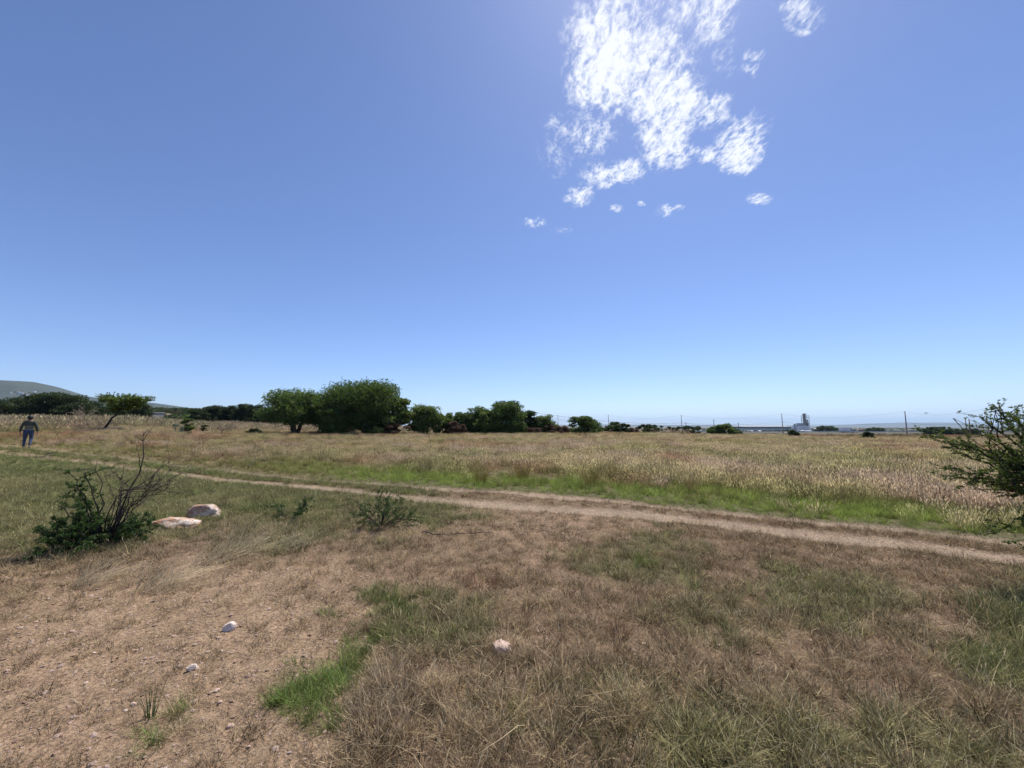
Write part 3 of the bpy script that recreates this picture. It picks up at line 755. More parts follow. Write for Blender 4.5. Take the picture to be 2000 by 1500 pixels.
def tree(name, loc, meshes, label, cat='tree', group=None, rz=0, scale=(1, 1, 1)):
    e = empty(name, loc, rz); e.scale = scale; tag(e, label, cat, group)
    obj('crown', meshes[0], e); obj('trunk', meshes[1], e); return e
def treepx(name, px0, px1, top, depth, mat, label, seed, base=None, skirt=.15, dens=1.0, trunks=3, cat='tree', group=None, dratio=.85, leaf=.13, **kw):
    p = at((px0+px1)/2, 840, depth=depth); w = (px1-px0)/FPX*depth*1.14
    # height so that the top meets the photograph row
    dr = px_dir((px0+px1)/2, top); ztop = CAMZ+dr.z/dr.y*depth; h = ztop-p.z
    area = w*h; nl = int(min(22000, max(1200, 430*area*dens*(.13/leaf)**2)))
    ms = crown_meshes(w, w*dratio, h, skirt, seed, int(min(110, max(26, area*2.6))), nl, leaf, mat, trunks=trunks, **kw)
    return tree(name, (p.x, p.y, p.z-.03), ms, label, cat, group)
TR = [
 ('mesquite_tree', 506, 650, 760, 46, 'mesquite', 'broad dark tree with several spreading bare trunks at the left end of the big clump', dict(skirt=.24, trunks=6, dens=1.5)),
 ('mesquite_tree', 585, 735, 746, 50, 'mesquite', 'tall tree behind and right of the one with spreading bare trunks', dict(skirt=.12, dens=1.5)),
 ('mesquite_tree', 640, 792, 739, 47, 'mesquite', 'tallest domed tree in the middle of the skyline', dict(skirt=.14, dens=1.6, trunks=4)),
 ('mesquite_tree', 620, 690, 775, 45, 'mesquite', 'bushy tree filling the gap between the spreading trunks and the tallest tree', dict(skirt=.0, dens=1.4)),
 ('mesquite_tree', 700, 770, 790, 48, 'mesquite', 'low bushy tree under the right half of the tallest dome', dict(skirt=.05, dens=1.2)),
 ('thorn_shrub', 715, 752, 832, 44, 'yellowish', 'small light green shrub at the foot of the tallest tree', dict(skirt=0, leaf=.09, trunks=3)),
 ('mesquite_tree', 740, 802, 772, 48, 'yellowish', 'yellowish tree bulging from the right flank of the tallest tree', dict(skirt=.25, dens=1.2)),
 ('mesquite_tree', 792, 868, 787, 50, 'yellowish', 'medium rounded tree just right of the big dark clump', dict(skirt=.12)),
 ('mesquite_tree', 866, 912, 804, 53, 'mesquite', 'small tree on the left end of the second clump', dict(skirt=.1)),
 ('mesquite_tree', 893, 960, 793, 54, 'mesquite', 'rounded tree in the left part of the second clump', dict(skirt=.05, dens=1.3)),
 ('mesquite_tree', 925, 985, 800, 52, 'yellowish', 'lighter tree joining the rounded and the pointed trees of the second clump', dict(skirt=.0, dens=1.3)),
 ('mesquite_tree', 842, 890, 808, 52, 'mesquite', 'low tree bridging the gap right of the medium rounded tree', dict(skirt=.0, dens=1.2)),
 ('mesquite_tree', 945, 1030, 781, 53, 'mesquite', 'pointed tallest tree of the second clump', dict(skirt=.05, dens=1.4, topf=1.4)),
 ('mesquite_tree', 1000, 1050, 797, 56, 'dark', 'dark tree leaning out of the right side of the second clump', dict(skirt=.05)),
 ('mesquite_tree', 1034, 1090, 808, 57, 'yellowish', 'low flat topped tree at the right end of the second clump', dict(skirt=.12)),
 ('mesquite_tree', 1104, 1176, 811, 58, 'mesquite', 'lone wide rounded tree right of the brown brush', dict(skirt=.03, dens=1.3)),
 ('mesquite_tree', 1178, 1236, 822, 60, 'dark', 'low spreading tree second right of the brown brush', dict(skirt=.05, dens=1.2)),
 ('mesquite_tree', 1240, 1290, 828, 66, 'dark', 'small dark tree third right of the brown brush', dict(skirt=.05)),
 ('mesquite_tree', 1286, 1335, 831, 80, 'dark', 'low dark tree left of the tall thin pole at mid right', dict(skirt=.0, leaf=.15)),
 ('mesquite_tree', 1325, 1370, 830, 84, 'dark', 'low dark tree standing at the foot of the tall thin pole', dict(skirt=.0, leaf=.15)),
 ('round_bush', 1384, 1442, 826, 60, 'mesquite', 'big dense bush at the field edge left of the factory', dict(skirt=.0, dens=1.5, flat=.7)),
 ('round_bush', 1428, 1450, 838, 62, 'dark', 'low bush attached to the right side of the big dense bush', dict(skirt=.0, leaf=.1)),
 ('round_bush', 1538, 1561, 838, 56, 'dark', 'small bush in front of the white silo block', dict(skirt=.0, leaf=.09, dens=1.6, flat=.8)),
 ('round_bush', 1685, 1707, 842, 46, 'dark', 'small dark ball of a bush alone on the right side of the field', dict(skirt=.05, leaf=.08, dens=1.8, flat=.8)),
 ('round_tree', 1596, 1638, 831, 300, 'dark', 'dark rounded tree beyond the highway right of the factory', dict(skirt=0, leaf=.5, dens=1)),
 ('round_tree', 1694, 1727, 834, 260, 'dark', 'dark rounded tree beyond the highway behind the small bush', dict(skirt=0, leaf=.45)),
 ('round_tree', 1808, 1856, 833, 150, 'dark', 'wide tree left of the pair of tall posts at the right', dict(skirt=0, leaf=.28, dens=1.3)),
 ('round_tree', 1850, 1906, 836, 146, 'dark', 'wide tree under the pair of tall posts at the right', dict(skirt=0, leaf=.28, dens=1.3)),
 ('spreading_tree', 50, 160, 766, 72, 'dark', 'large dark spreading tree behind the walking person', dict(skirt=.2, leaf=.17, dens=1.4, trunks=4)),
 ('spreading_tree', -70, 56, 774, 80, 'dark', 'dark tree cut by the left edge under the hill', dict(skirt=.1, leaf=.17, dens=1.4)),
 ('spreading_tree', 140, 205, 782, 78, 'dark', 'lower dark tree between the spreading tree and the leaning acacia', dict(skirt=.05, leaf=.15)),
 ('spreading_tree', 196, 248, 790, 84, 'dark', 'dark tree hidden behind the crown of the leaning acacia', dict(skirt=.05, leaf=.15)),
 ('spreading_tree', 242, 290, 786, 88, 'dark', 'dark tree just right of the leaning acacia', dict(skirt=.05, leaf=.15)),
]
for i, (nm, a, b, top, dep, mt, lb, kw) in enumerate(TR):
    cat = 'bush' if 'bush' in nm else 'shrub' if 'shrub' in nm else 'tree'
    treepx(nm, a, b, top, dep, ML[mt], lb, 100+i, cat=cat, **kw)
# far dark row behind the field, alike trees
far_row = [(365, 405, 796, 95), (392, 432, 790, 98), (425, 462, 791, 100), (452, 492, 787, 96), (480, 516, 788, 92), (500, 530, 794, 90)]
pa = None
for i, (a, b, top, dep) in enumerate(far_row):
    treepx('scrub_tree', a, b, top, dep, ML['dark'], ['leftmost low dark tree of the row left of the big clump', 'second tree from the left in the low dark row', 'third tree from the left in the low dark row', 'fourth tree from the left in the low dark row', 'fifth and tallest tree in the low dark row', 'last low dark tree touching the left side of the big clump'][i], 160+i, cat='tree', group='low dark trees in a row left of the big clump', skirt=.05, leaf=.17, dens=1.2)
# brown leafless brush
for i, (a, b, top, dep, lb) in enumerate([
    (1060, 1112, 827, 55, 'brown leafless brush between the second clump and the lone rounded tree'),
    (745, 800, 824, 46, 'reddish dry brush under the right side of the tallest tree'),
    (868, 912, 820, 51, 'dull brown brush in the gap before the second clump'),
    (1022, 1062, 832, 53, 'grey brown brush at the foot of the second clump'),
    (1225, 1250, 834, 60, 'small brown brush between two low dark trees')]):
    treepx('dry_brush', a, b, top, dep, ML['brown'], lb, 180+i, cat='brush', skirt=0, leaf=.07, dens=1.1, trunks=5, bark=MDRYWOOD, tr=.015)

# leaning umbrella acacia on the left
def acacia():
    dep = 31; p = at(198, 838, depth=dep); e = empty('acacia_tree', (p.x, p.y, p.z-.02)); tag(e, 'leaning flat topped acacia standing alone in the weeds', 'tree')
    mb = MB(); rg = random.Random(5); top = Vector((1.05, .2, 1.7))
    mb.tube(curve_pts((0, 0, -.05), top, 0, 6, .02, rg), .10, .055, 7)
    C = []; Rd = []
    for i in range(95):
        a = rg.uniform(0, 2*math.pi); r = math.sqrt(rg.uniform(0, 1))
        x = 1.5+math.cos(a)*r*1.42-(1-r)*.15; y = .2+math.sin(a)*r*1.42
        z = 2.78-r*.1+rg.uniform(-.28, .1)-(1-r)*rg.uniform(0, 1.5)
        C.append((x, y, z)); Rd.append(rg.uniform(.18, .34))
        if i % 2 == 0: mb.tube(curve_pts(top if r > .3 else top*.95, (x, y, z), .05, 5, .04, rg), .03, .006, 4)
    V, F, v = leaves(np.array(C), np.array(Rd), 9000, .07, flat=.5, seed=3, up=.6)
    # spiky sprays radiating outwards
    sp = []
    for i in range(90):
        a = rg.uniform(0, 2*math.pi); r0 = rg.uniform(.9, 1.4); d = Vector((math.cos(a), math.sin(a), rg.uniform(.05, .45)))
        b = Vector((1.55+math.cos(a)*r0, .2+math.sin(a)*r0, 2.6+rg.uniform(-.15, .15)))
        L = rg.uniform(.25, .6); mb.tube([b, b+d*L], .008, .003, 3)
        for k in range(7): sp.append(b+d*L*k/6)
    for i in range(40):
        a = rg.uniform(0, 2*math.pi); r0 = rg.uniform(0, 1.5); b = Vector((1.55+math.cos(a)*r0, .2+math.sin(a)*r0, 2.72)); d = Vector((rg.uniform(-.5, .5), rg.uniform(-.5, .5), 1)); L = rg.uniform(.12, .35)
        for k in range(5): sp.append(b+d*L*k/4)
    V2, F2, v2 = leaves(np.array([tuple(q) for q in sp]), np.full(len(sp), .055), 4200, .045, flat=1, seed=4)
    obj('crown', new_mesh('crown', np.concatenate([V, V2]), np.concatenate([F, F2+len(V)]), ML['yellowish'], {'v': ('FLOAT', np.concatenate([v, v2]))}), e)
    obj('trunk', mb.mesh('trunk', MDARKBARK, True), e)
acacia()

# stem-built bushes near the camera
def grow(mb, leafpts, p, d, L, r, lvl, rg, leafy, droop=.0, jit=.22, seg=7, split=(5, 4), k=4):
    pts = [p.copy()]; q = p.copy(); dd = d.normalized()
    for i in range(seg):
        dd = (dd+Vector((rg.gauss(0, jit), rg.gauss(0, jit), rg.gauss(0, jit)-droop))*.6).normalized()
        q = q+dd*(L/seg); pts.append(q.copy())
        if q.z < .02: q.z = .02+rg.uniform(0, .02)
    mb.tube(pts, r, r*.3, k)
    if lvl > 0:
        for i in range(split[0] if lvl == 2 else split[1]):
            s = rg.uniform(.25, .98); j = min(seg-1, int(s*seg)); b = pts[j].lerp(pts[j+1], s*seg-j)
            ax = (pts[j+1]-pts[j]).normalized(); o = Vector((rg.gauss(0, 1), rg.gauss(0, 1), rg.gauss(.15, .8))).normalized()
            nd = (ax*.8+o*.75).normalized()
            grow(mb, leafpts, b, nd, L*rg.uniform(.25, .5)*(1.1-s*.4), r*.5, lvl-1, rg, leafy, droop, jit*1.15, max(4, seg-2), split, 3)
    if leafy > 0 and lvl <= 1:
        n = int(L/.014)
        for i in range(n):
            s = rg.random()
            if rg.random() > leafy*(1.1-.4*(1-s)): continue
            j = min(seg-1, int(s*seg)); leafpts.append(tuple(pts[j].lerp(pts[j+1], s*seg-j)))
def finish_bush(name, loc, mb, lp, leafm, barkm, label, cat='bush', lsize=.012, per=5, spread=.022, seed=1):
    e = empty(name, loc); tag(e, label, cat); obj('stems', mb.mesh('stems', barkm, True), e)
    if lp:
        lp = np.array(lp); lp[:, 2] = np.maximum(lp[:, 2], .02)
        V, F, v = leaves(lp, np.full(len(lp), spread), len(lp)*per, lsize, flat=.8, seed=seed, aspect=.5)
        obj('foliage', new_mesh('foliage', V, F, leafm, {'v': ('FLOAT', v)}), e)
    return e
def front_bush():
    g = at(200, 1066); g.z = float(Hfull(g.x, g.y)); mb = MB(); lp = []; rg = random.Random(12)
    # local frame: x right in the picture is (roughly) world +x; the bush is seen obliquely
    c = g.normalized(); right = Vector((g.y, -g.x, 0)).normalized(); fwd = Vector((g.x, g.y, 0)).normalized(); up = Vector((0, 0, 1))
    def D(a, b, c_): return right*a+fwd*b+up*c_
    def P(px, row):   # point in the bush's own vertical plane
        d = px_dir(px, row); n = fwd; t = (g-Vector((0, 0, CAMZ))).dot(n)/d.dot(n); return Vector((0, 0, CAMZ))+d*t-g
    # the dead stems against the sky side
    base = Vector((0, 0, 0))
    main = [base, P(232, 1010), P(250, 960), P(272, 925), P(281, 890), P(279, 862), P(280, 845)]
    mb.tube(main, .015, .003, 5)
    for q, t_ in (((279, 862), (298, 835)), ((279, 862), (262, 850)), ((281, 895), (262, 890)), ((280, 850), (290, 838)), ((276, 920), (266, 870))):
        a = P(*q); b = P(*t_); mb.tube(curve_pts(a, b, .03, 5, .05, rg), .006, .002, 3)
    for t_ in ((200, 905), (215, 918), (238, 930), (300, 930), (330, 915), (352, 905), (370, 912), (388, 905), (372, 942), (345, 930), (318, 940), (310, 955), (325, 958), (300, 915), (345, 890)):
        b = P(*t_)+fwd*rg.uniform(-.45, .45); a = P(rg.uniform(220, 262), rg.uniform(945, 1015))+fwd*rg.uniform(-.15, .15)
        mb.tube(curve_pts(base+D(rg.uniform(-.05, .08), rg.uniform(-.05, .05), 0), a, .02, 4, .04, rg), .010, .006, 4)
        pts = curve_pts(a, b, -.05, 7, .03, rg); mb.tube(pts, .006, .002, 4)
        for k in range(7):
            j = rg.randrange(1, 6); o = (b-a).normalized()*.5+Vector((rg.gauss(0, .6), rg.gauss(0, .6), rg.gauss(.2, .6)))
            sub = curve_pts(pts[j], pts[j]+o*rg.uniform(.08, .28), 0, 4, .08, rg); mb.tube(sub, .004, .0015, 3)
            for m in range(3):
                s = sub[rg.randrange(1, 4)]; mb.tube([s, s+Vector((rg.gauss(0, 1), rg.gauss(0, 1), rg.gauss(0, 1))).normalized()*rg.uniform(.02, .07)], .002, .001, 3)
    # leafy stems low and to the left
    for i in range(56):
        a = rg.uniform(-.85, .8); d = D(a*1.1, rg.uniform(-.8, .8), rg.uniform(.15, 1.0) if a < .3 else rg.uniform(.3, .9))
        L = rg.uniform(.28, .58)*(1.0 if a < 0 else .85)
        grow(mb, lp, base+D(a*.2-.03, rg.uniform(-.15, .15), .02), d, L, .007, 2, rg, .72, .03, .2, 7, (5, 3))
    for t_ in ((132, 920), (150, 945), (110, 985), (165, 915), (125, 1030), (190, 900)):
        b = P(*t_); pts = curve_pts(base, b, .06, 8, .03, rg); mb.tube(pts, .012, .003, 4)
        for k in range(8):
            j = rg.randrange(2, 7); grow(mb, lp, pts[j], D(rg.gauss(-.4, .8), rg.gauss(0, .7), rg.gauss(.3, .6)), rg.uniform(.12, .32), .004, 1, rg, .5, .02, .25, 4, (3, 3))
    finish_bush('thorn_bush', g, mb, lp, ML['thorn'], MDARKBARK, 'large thorn bush with dark bare branches beside the boulders', lsize=.011, per=8, spread=.026)
front_bush()
def small_bush(px, row, size, seed, leafm, label, n=16, leafy=.6, upw=(.4, 1.0), lsize=.013, name='thorn_shrub'):
    g = at(px, row); g.z = float(Hfull(g.x, g.y)); mb = MB(); lp = []; rg = random.Random(seed)
    for i in range(n):
        a = rg.uniform(0, 2*math.pi); s = rg.uniform(.25, 1.0)
        grow(mb, lp, Vector((math.cos(a)*.05, math.sin(a)*.05, .01)), Vector((math.cos(a)*s, math.sin(a)*s, rg.uniform(*upw))), size*rg.uniform(.6, 1.05), .007, 2, rg, leafy, .0, .2, 6, (5, 3))
    return finish_bush(name, g, mb, lp, leafm, MDARKBARK, label, 'shrub', lsize=lsize, per=4, spread=.02, seed=seed)
small_bush(742, 1026, .62, 31, ML['thorn'], 'low green thorn shrub near the track in the middle distance', 22, .7, lsize=.010, upw=(.25, .9))
small_bush(568, 1016, .48, 32, ML['thorn'], 'sparse small thorn shrub between the boulder and the denser shrub', 9, .5)
# prickly shrub at the right edge of the picture
def right_bush():
    g = at(2105, 1165); g.z = float(Hfull(g.x, g.y)); mb = MB(); lp = []; rg = random.Random(77)
    fwd = Vector((g.x, g.y, 0)).normalized(); right = Vector((g.y, -g.x, 0)).normalized(); up = Vector((0, 0, 1))
    def P(px, row):
        d = px_dir(px, row); t = (g-Vector((0, 0, CAMZ))).dot(fwd)/d.dot(fwd); return Vector((0, 0, CAMZ))+d*t-g
    hub = P(2085, 975)
    mb.tube(curve_pts((0, 0, 0), hub, 0, 5, .03, rg), .035, .028, 7)
    mb.tube(curve_pts((0.05, 0.05, 0), P(2075, 960)+fwd*.25, 0, 5, .04, rg), .03, .02, 6)
    # long drooping leafy boughs towards the left
    boughs = [((1810, 850), .012, .8, 0.06), ((1850, 868), .012, .85, .05), ((1850, 912), .011, .85, .05), ((1858, 930), .010, .85, .04),
              ((1945, 1040), .006, .8, .02), ((1900, 895), .012, .85, .05), ((1930, 850), .012, .85, .06),
              ((1915, 815), .012, .8, .08), ((1945, 795), .012, .8, .06), ((1975, 805), .012, .85, .06), ((1995, 835), .012, .9, .05), ((1960, 870), .012, .9, .05), ((1985, 930), .012, .9, .03),
              ((2030, 800), .012, .9, .05), ((2080, 780), .012, .9, .03), ((2140, 810), .012, .9, .03), ((2180, 880), .012, .9, .03), ((2200, 960), .012, .85, .02), ((2000, 960), .01, .9, .02)]  # mostly unseen boughs to the right, massed to darken the bush's shadow
    for (t_, r, leafy, sag) in boughs:
        for rep in range(3):
            b = P(*t_)*(1 if rep == 0 else .9)+fwd*(rg.uniform(-.12, .12) if rep == 0 else rg.choice([-1, 1])*rg.uniform(.15, .4))+right*(.15*rep)
            if rep: b += up*rg.uniform(-.08, .08)
            pts = curve_pts(hub+Vector((rg.uniform(-.05, .05), rg.uniform(-.05, .05), rg.uniform(-.12, .1))), b, sag, 11, .022, rg)
            mb.tube(pts, r, .003, 4)
            for k in range(15):
                j = rg.randrange(3, 11); ax = (pts[min(j+1, 10)]-pts[j-1]).normalized()
                grow(mb, lp, pts[j], ax*.8+Vector((rg.gauss(0, .6), rg.gauss(0, .6), rg.gauss(.1, .5))), rg.uniform(.07, .24), .0035, 1, rg, leafy*.75, .0, .2, 4, (3, 2))
            for k in range(int((b-hub).length/.014)):
                s = .35+.65*rg.random(); j = min(9, int(s*10)); lp.append(tuple(pts[j].lerp(pts[j+1], s*10-j)))
    # bare twigs
    for a, b in (((1960, 880), (1862, 817)), ((1862, 817), (1895, 860)), ((1932, 868), (1945, 800)), ((2000, 960), (1885, 955)), ((1930, 962), (1885, 945)), ((1985, 925), (1880, 845)), ((1950, 860), (1943, 795))):
        mb.tube(curve_pts(P(*a), P(*b), .03, 6, .03, rg), .006, .002, 4)
    finish_bush('thorn_bush', g, mb, lp, ML['thorn_yellow'], MDARKBARK, 'leafy thorn bush reaching in from the right edge of the picture', lsize=.011, per=4, spread=.017, seed=8)
right_bush()

# dead and small plants in the weeds on the left
def dead_tree(px, row, h, seed, label, dep=None, name='dead_tree', cat='tree', mat=None, w=.8):
    g = at(px, row) if dep is None else at(px, row, depth=dep); mb = MB(); rg = random.Random(seed); lp = []
    top = Vector((.15*h, 0, h*.45)); mb.tube(curve_pts((0, 0, -.05), top, 0, 5, .04, rg), h*.035, h*.025, 6)
    for i in range(12):
        a = rg.uniform(0, 2*math.pi); grow(mb, lp, top*rg.uniform(.8, 1), Vector((math.cos(a)*w, math.sin(a)*w, rg.uniform(.2, .9))), h*rg.uniform(.4, .7), h*.014, 2, rg, 0, 0, .22, 6, (5, 4))
    e = empty(name, g); tag(e, label, cat); obj('branches', mb.mesh('branches', mat or MDRYWOOD, True), e); return e
dead_tree(430, 842, 1.55, 3, 'small bare tree with a reddish twiggy crown in the weeds', dep=35)
dead_tree(160, 820, 2.6, 6, 'pale leafless sapling behind the weeds left of the leaning acacia', dep=52, mat=plain('pale_twig', (.33, .27, .2), .9, .2))
treepx('thorn_shrub', 352, 378, 815, 36, ML['yellowish'], 'young green thorn shrub behind the prickly pear', 301, cat='shrub', skirt=0, leaf=.05, dens=.8, trunks=5, tr=.015)
treepx('thorn_shrub', 175, 232, 836, 30.2, ML['dark'], 'low dark leaves standing in for the shadow at the foot of the leaning acacia', 302, cat='shrub', skirt=0, leaf=.05, dens=3, trunks=3, tr=.02)  # dark leaf mound stands in for the acacia's ground shadow
treepx('thorn_shrub', 482, 512, 836, 40, ML['dark'], 'flat dark shrub left of the spreading trunks', 303, cat='shrub', skirt=0, leaf=.06, dens=2, trunks=3, tr=.02)
treepx('thorn_shrub', 392, 406, 828, 40, ML['dark'], 'tiny dark shrub between the prickly pear and the bare tree', 304, cat='shrub', skirt=0, leaf=.05, dens=2, trunks=3, tr=.02)
def prickly_pear():
    g = at(350, 842, depth=34); e = empty('prickly_pear', g); tag(e, 'pale green prickly pear cactus in the weeds', 'cactus'); rg = random.Random(2)
    m = plain('cactus_skin', (.24, .26, .14), .6, .2, 8); bm = bmesh.new(); bmesh.ops.create_uvsphere(bm, u_segments=10, v_segments=7, radius=1)
    for v in bm.verts: v.co = Vector((v.co.x*.10*(1+.12*v.co.z), v.co.y*.022, v.co.z*.13+.12))
    me = bpy.data.meshes.new('pad'); bm.to_mesh(me); bm.free(); me.materials.append(m)
    pos = [(0, 0, 0)]
    for i in range(22):
        b = rg.choice(pos); p = (b[0]+rg.uniform(-.22, .22), b[1]+rg.uniform(-.15, .15), min(.75, b[2]+rg.choice([0, .24, .26])) if i > 3 else 0)
        pos.append(p); o = obj('pad', me, e, p); o.rotation_euler = (rg.uniform(-.3, .3), rg.uniform(-.6, .6), rg.uniform(0, 3.1))
prickly_pear()

# fallen branches and sticks
def stick(pts_px, r, label, seed, twigs=4, lift=.02, name='fallen_branch'):
    rg = random.Random(seed); P = []
    for a, b in pts_px:
        p = at(a, b); p.z = float(Hfull(p.x, p.y))+lift*rg.uniform(.5, 1.5); P.append(p)
    o0 = P[0].copy(); P = [p-o0 for p in P]; mb = MB()
    fine = []
    for a, b in zip(P[:-1], P[1:]): fine += curve_pts(a, b, .02, 4, .03, rg)[:-1]
    fine.append(P[-1]); mb.tube(fine, r, r*.4, 5)
    for i in range(twigs):
        b = fine[rg.randrange(1, len(fine))]; d = Vector((rg.gauss(0, 1), rg.gauss(0, 1), abs(rg.gauss(0, .5))))
        mb.tube(curve_pts(b, b+d.normalized()*rg.uniform(.08, .25), 0, 4, .08, rg), r*.45, r*.15, 3)
    o = obj(name, mb.mesh(name, MDARKBARK, True)); o.location = o0; tag(o, label, 'branch')
stick([(826, 1040), (845, 1048), (880, 1051), (905, 1047), (958, 1045)], .012, 'long dark stick lying on the dry ground below the low thorn shrub', 3)
stick([(800, 1022), (825, 1018), (856, 1008)], .007, 'tangled thin twigs on the ground right of the low thorn shrub', 4, twigs=12)
stick([(484, 917), (494, 906), (506, 903), (520, 906)], .02, 'short dark branch lying beyond the track in green grass', 5, twigs=6, lift=.08)
stick([(65, 897), (85, 896), (112, 888)], .02, 'dark dry branch on the grass near the left wheel rut', 6, twigs=10, lift=.06)

# conspicuous single tufts
def clump(name, px, row, n, hmin, hmax, spread, lean, base, tip, label, seed, w=.004, heads=0, leanaz=None, cat='grass'):
    g = at(px, row); V, F, fa, ra = blade_set(n, hmin, hmax, spread, lean, w, .5, heads=heads, seed=seed, seg=4, leanaz=leanaz, headlen=.05, headw=.004)
    o = obj(name, new_mesh(name, V, F, solidgrass(name+'_mat', base, tip), {'f': ('FLOAT', fa), 'r': ('FLOAT', ra)})); o.location = (g.x, g.y, float(Hfull(g.x, g.y))-.01)
    tag(o, label, cat); return o
clump('straw_clump', 470, 1085, 90, .2, .45, .2, .8, (.42, .34, .21), (.72, .62, .43), 'slanting pale straw between the flat rock and the fist sized white stone', 13, leanaz=.75, w=.006)
clump('straw_clump', 560, 1075, 70, .2, .4, .2, .8, (.42, .34, .21), (.72, .62, .43), 'slanting pale straw below the sparse small thorn shrub', 14, leanaz=.75, w=.005)
clump('straw_clump', 890, 1440, 26, .1, .26, .06, .6, (.36, .27, .16), (.66, .54, .38), 'few long bleached stalks near the bottom edge left of centre', 15, w=.003)
clump('straw_clump', 758, 1335, 150, .08, .2, .07, .35, (.33, .24, .15), (.62, .50, .36), 'stiff bleached straw clump at the right edge of the green patch', 1)
clump('straw_clump', 735, 1425, 220, .08, .18, .15, .35, (.30, .22, .14), (.58, .46, .33), 'wide bleached straw clump below the green patch', 2)
clump('straw_clump', 790, 1385, 110, .08, .16, .08, .5, (.30, .22, .14), (.55, .45, .32), 'thin bleached straw clump right of the wide one', 3)
clump('straw_clump', 300, 1150, 110, .2, .42, .16, .8, (.42, .34, .21), (.72, .62, .43), 'slanting pale straw left of centre at the edge of the bare soil', 4, leanaz=.75, w=.006)
clump('straw_clump', 410, 1100, 110, .2, .45, .2, .8, (.42, .34, .21), (.72, .62, .43), 'slanting pale straw in the grass below the flat rock', 5, leanaz=.75, w=.006)
clump('straw_clump', 172, 1140, 110, .15, .35, .16, .8, (.42, .34, .21), (.72, .62, .43), 'slanting pale straw below the large thorn bush', 6, leanaz=.75, w=.006)
for i, (a, b, lb) in enumerate([(1965, 1225, 'tall green tuft coloured dark like the shade under the edge bush, nearest the right edge'), (1925, 1190, 'tall green tuft coloured dark like shade, left of the others under the edge bush'), (1990, 1300, 'tall green tuft coloured dark like shade, lowest at the right edge')]):
    clump('grass_tuft', a, b, 220, .08, .20, .18, .45, (.06, .09, .03), (.15, .19, .06), lb, 60+i, w=.004)  # blade green darkened to carry the edge bush's shade
clump('grass_tuft', 1212, 1245, 150, .06, .15, .07, .45, (.16, .09, .055), (.30, .18, .12), 'dark reddish brown grass tuft right of the rounded stone', 7)
clump('grass_tuft', 940, 1140, 220, .06, .15, .2, .3, (.17, .085, .055), (.27, .15, .10), 'reddish upright grass tuft in the dry ground at the centre', 8)
clump('grass_tuft', 725, 1170, 160, .08, .17, .13, .35, (.09, .12, .04), (.22, .25, .1), 'green grass tuft at the upper end of the vivid green patches', 9)
clump('grass_tuft', 292, 1400, 26, .1, .22, .03, .25, (.05, .09, .03), (.10, .16, .05), 'slim dark green sprout on the bare soil', 10)
clump('grass_tuft', 1265, 1105, 120, .1, .22, .10, .3, (.10, .14, .03), (.24, .30, .08), 'yellow green grass tuft between the track and the dry ground', 11)
clump('grass_tuft', 355, 868, 80, .3, .75, .2, .5, (.14, .17, .04), (.34, .34, .12), 'tall yellow green grass tuft in the field left of the track', 12, w=.012)
for i, (a, b, lb) in enumerate([(937, 945, 'olive rush tuft in the field right of the track bend'), (1155, 950, 'brown rush tuft standing in the field near the picture centre'), (1022, 938, 'thin olive rush tuft left of the brown one'), (1190, 935, 'reddish rush tuft right of the brown one')]):
    clump('rush_tuft', a, b, 120, .35, .7, .16, .22, (.14, .12, .03), (.30, .22, .08), lb, 20+i, w=.008)
for i in range(9):
    pxx, row = [(1350, 962), (1448, 958), (1562, 965), (1690, 940), (1770, 948), (1290, 930), (700, 905), (820, 915), (600, 890)][i]
    clump('rush_tuft', pxx, row, 100, .3, .62, .15, .25, (.16, .12, .04), (.42, .30, .18), ['straw headed tuft left of the dense seed grass', 'straw headed tuft inside the dense seed grass', 'straw headed tuft in front of the silo block', 'straw headed tuft in line with the small ball shaped bush',
     'straw headed tuft right of the small ball shaped bush', 'low brown tuft in mid field left of the factory', 'low brown tuft in the field below the tallest tree', 'low brown tuft in the field below the medium rounded tree', 'low brown tuft in the field below the spreading trunks'][i], 40+i, w=.008, heads=.6)

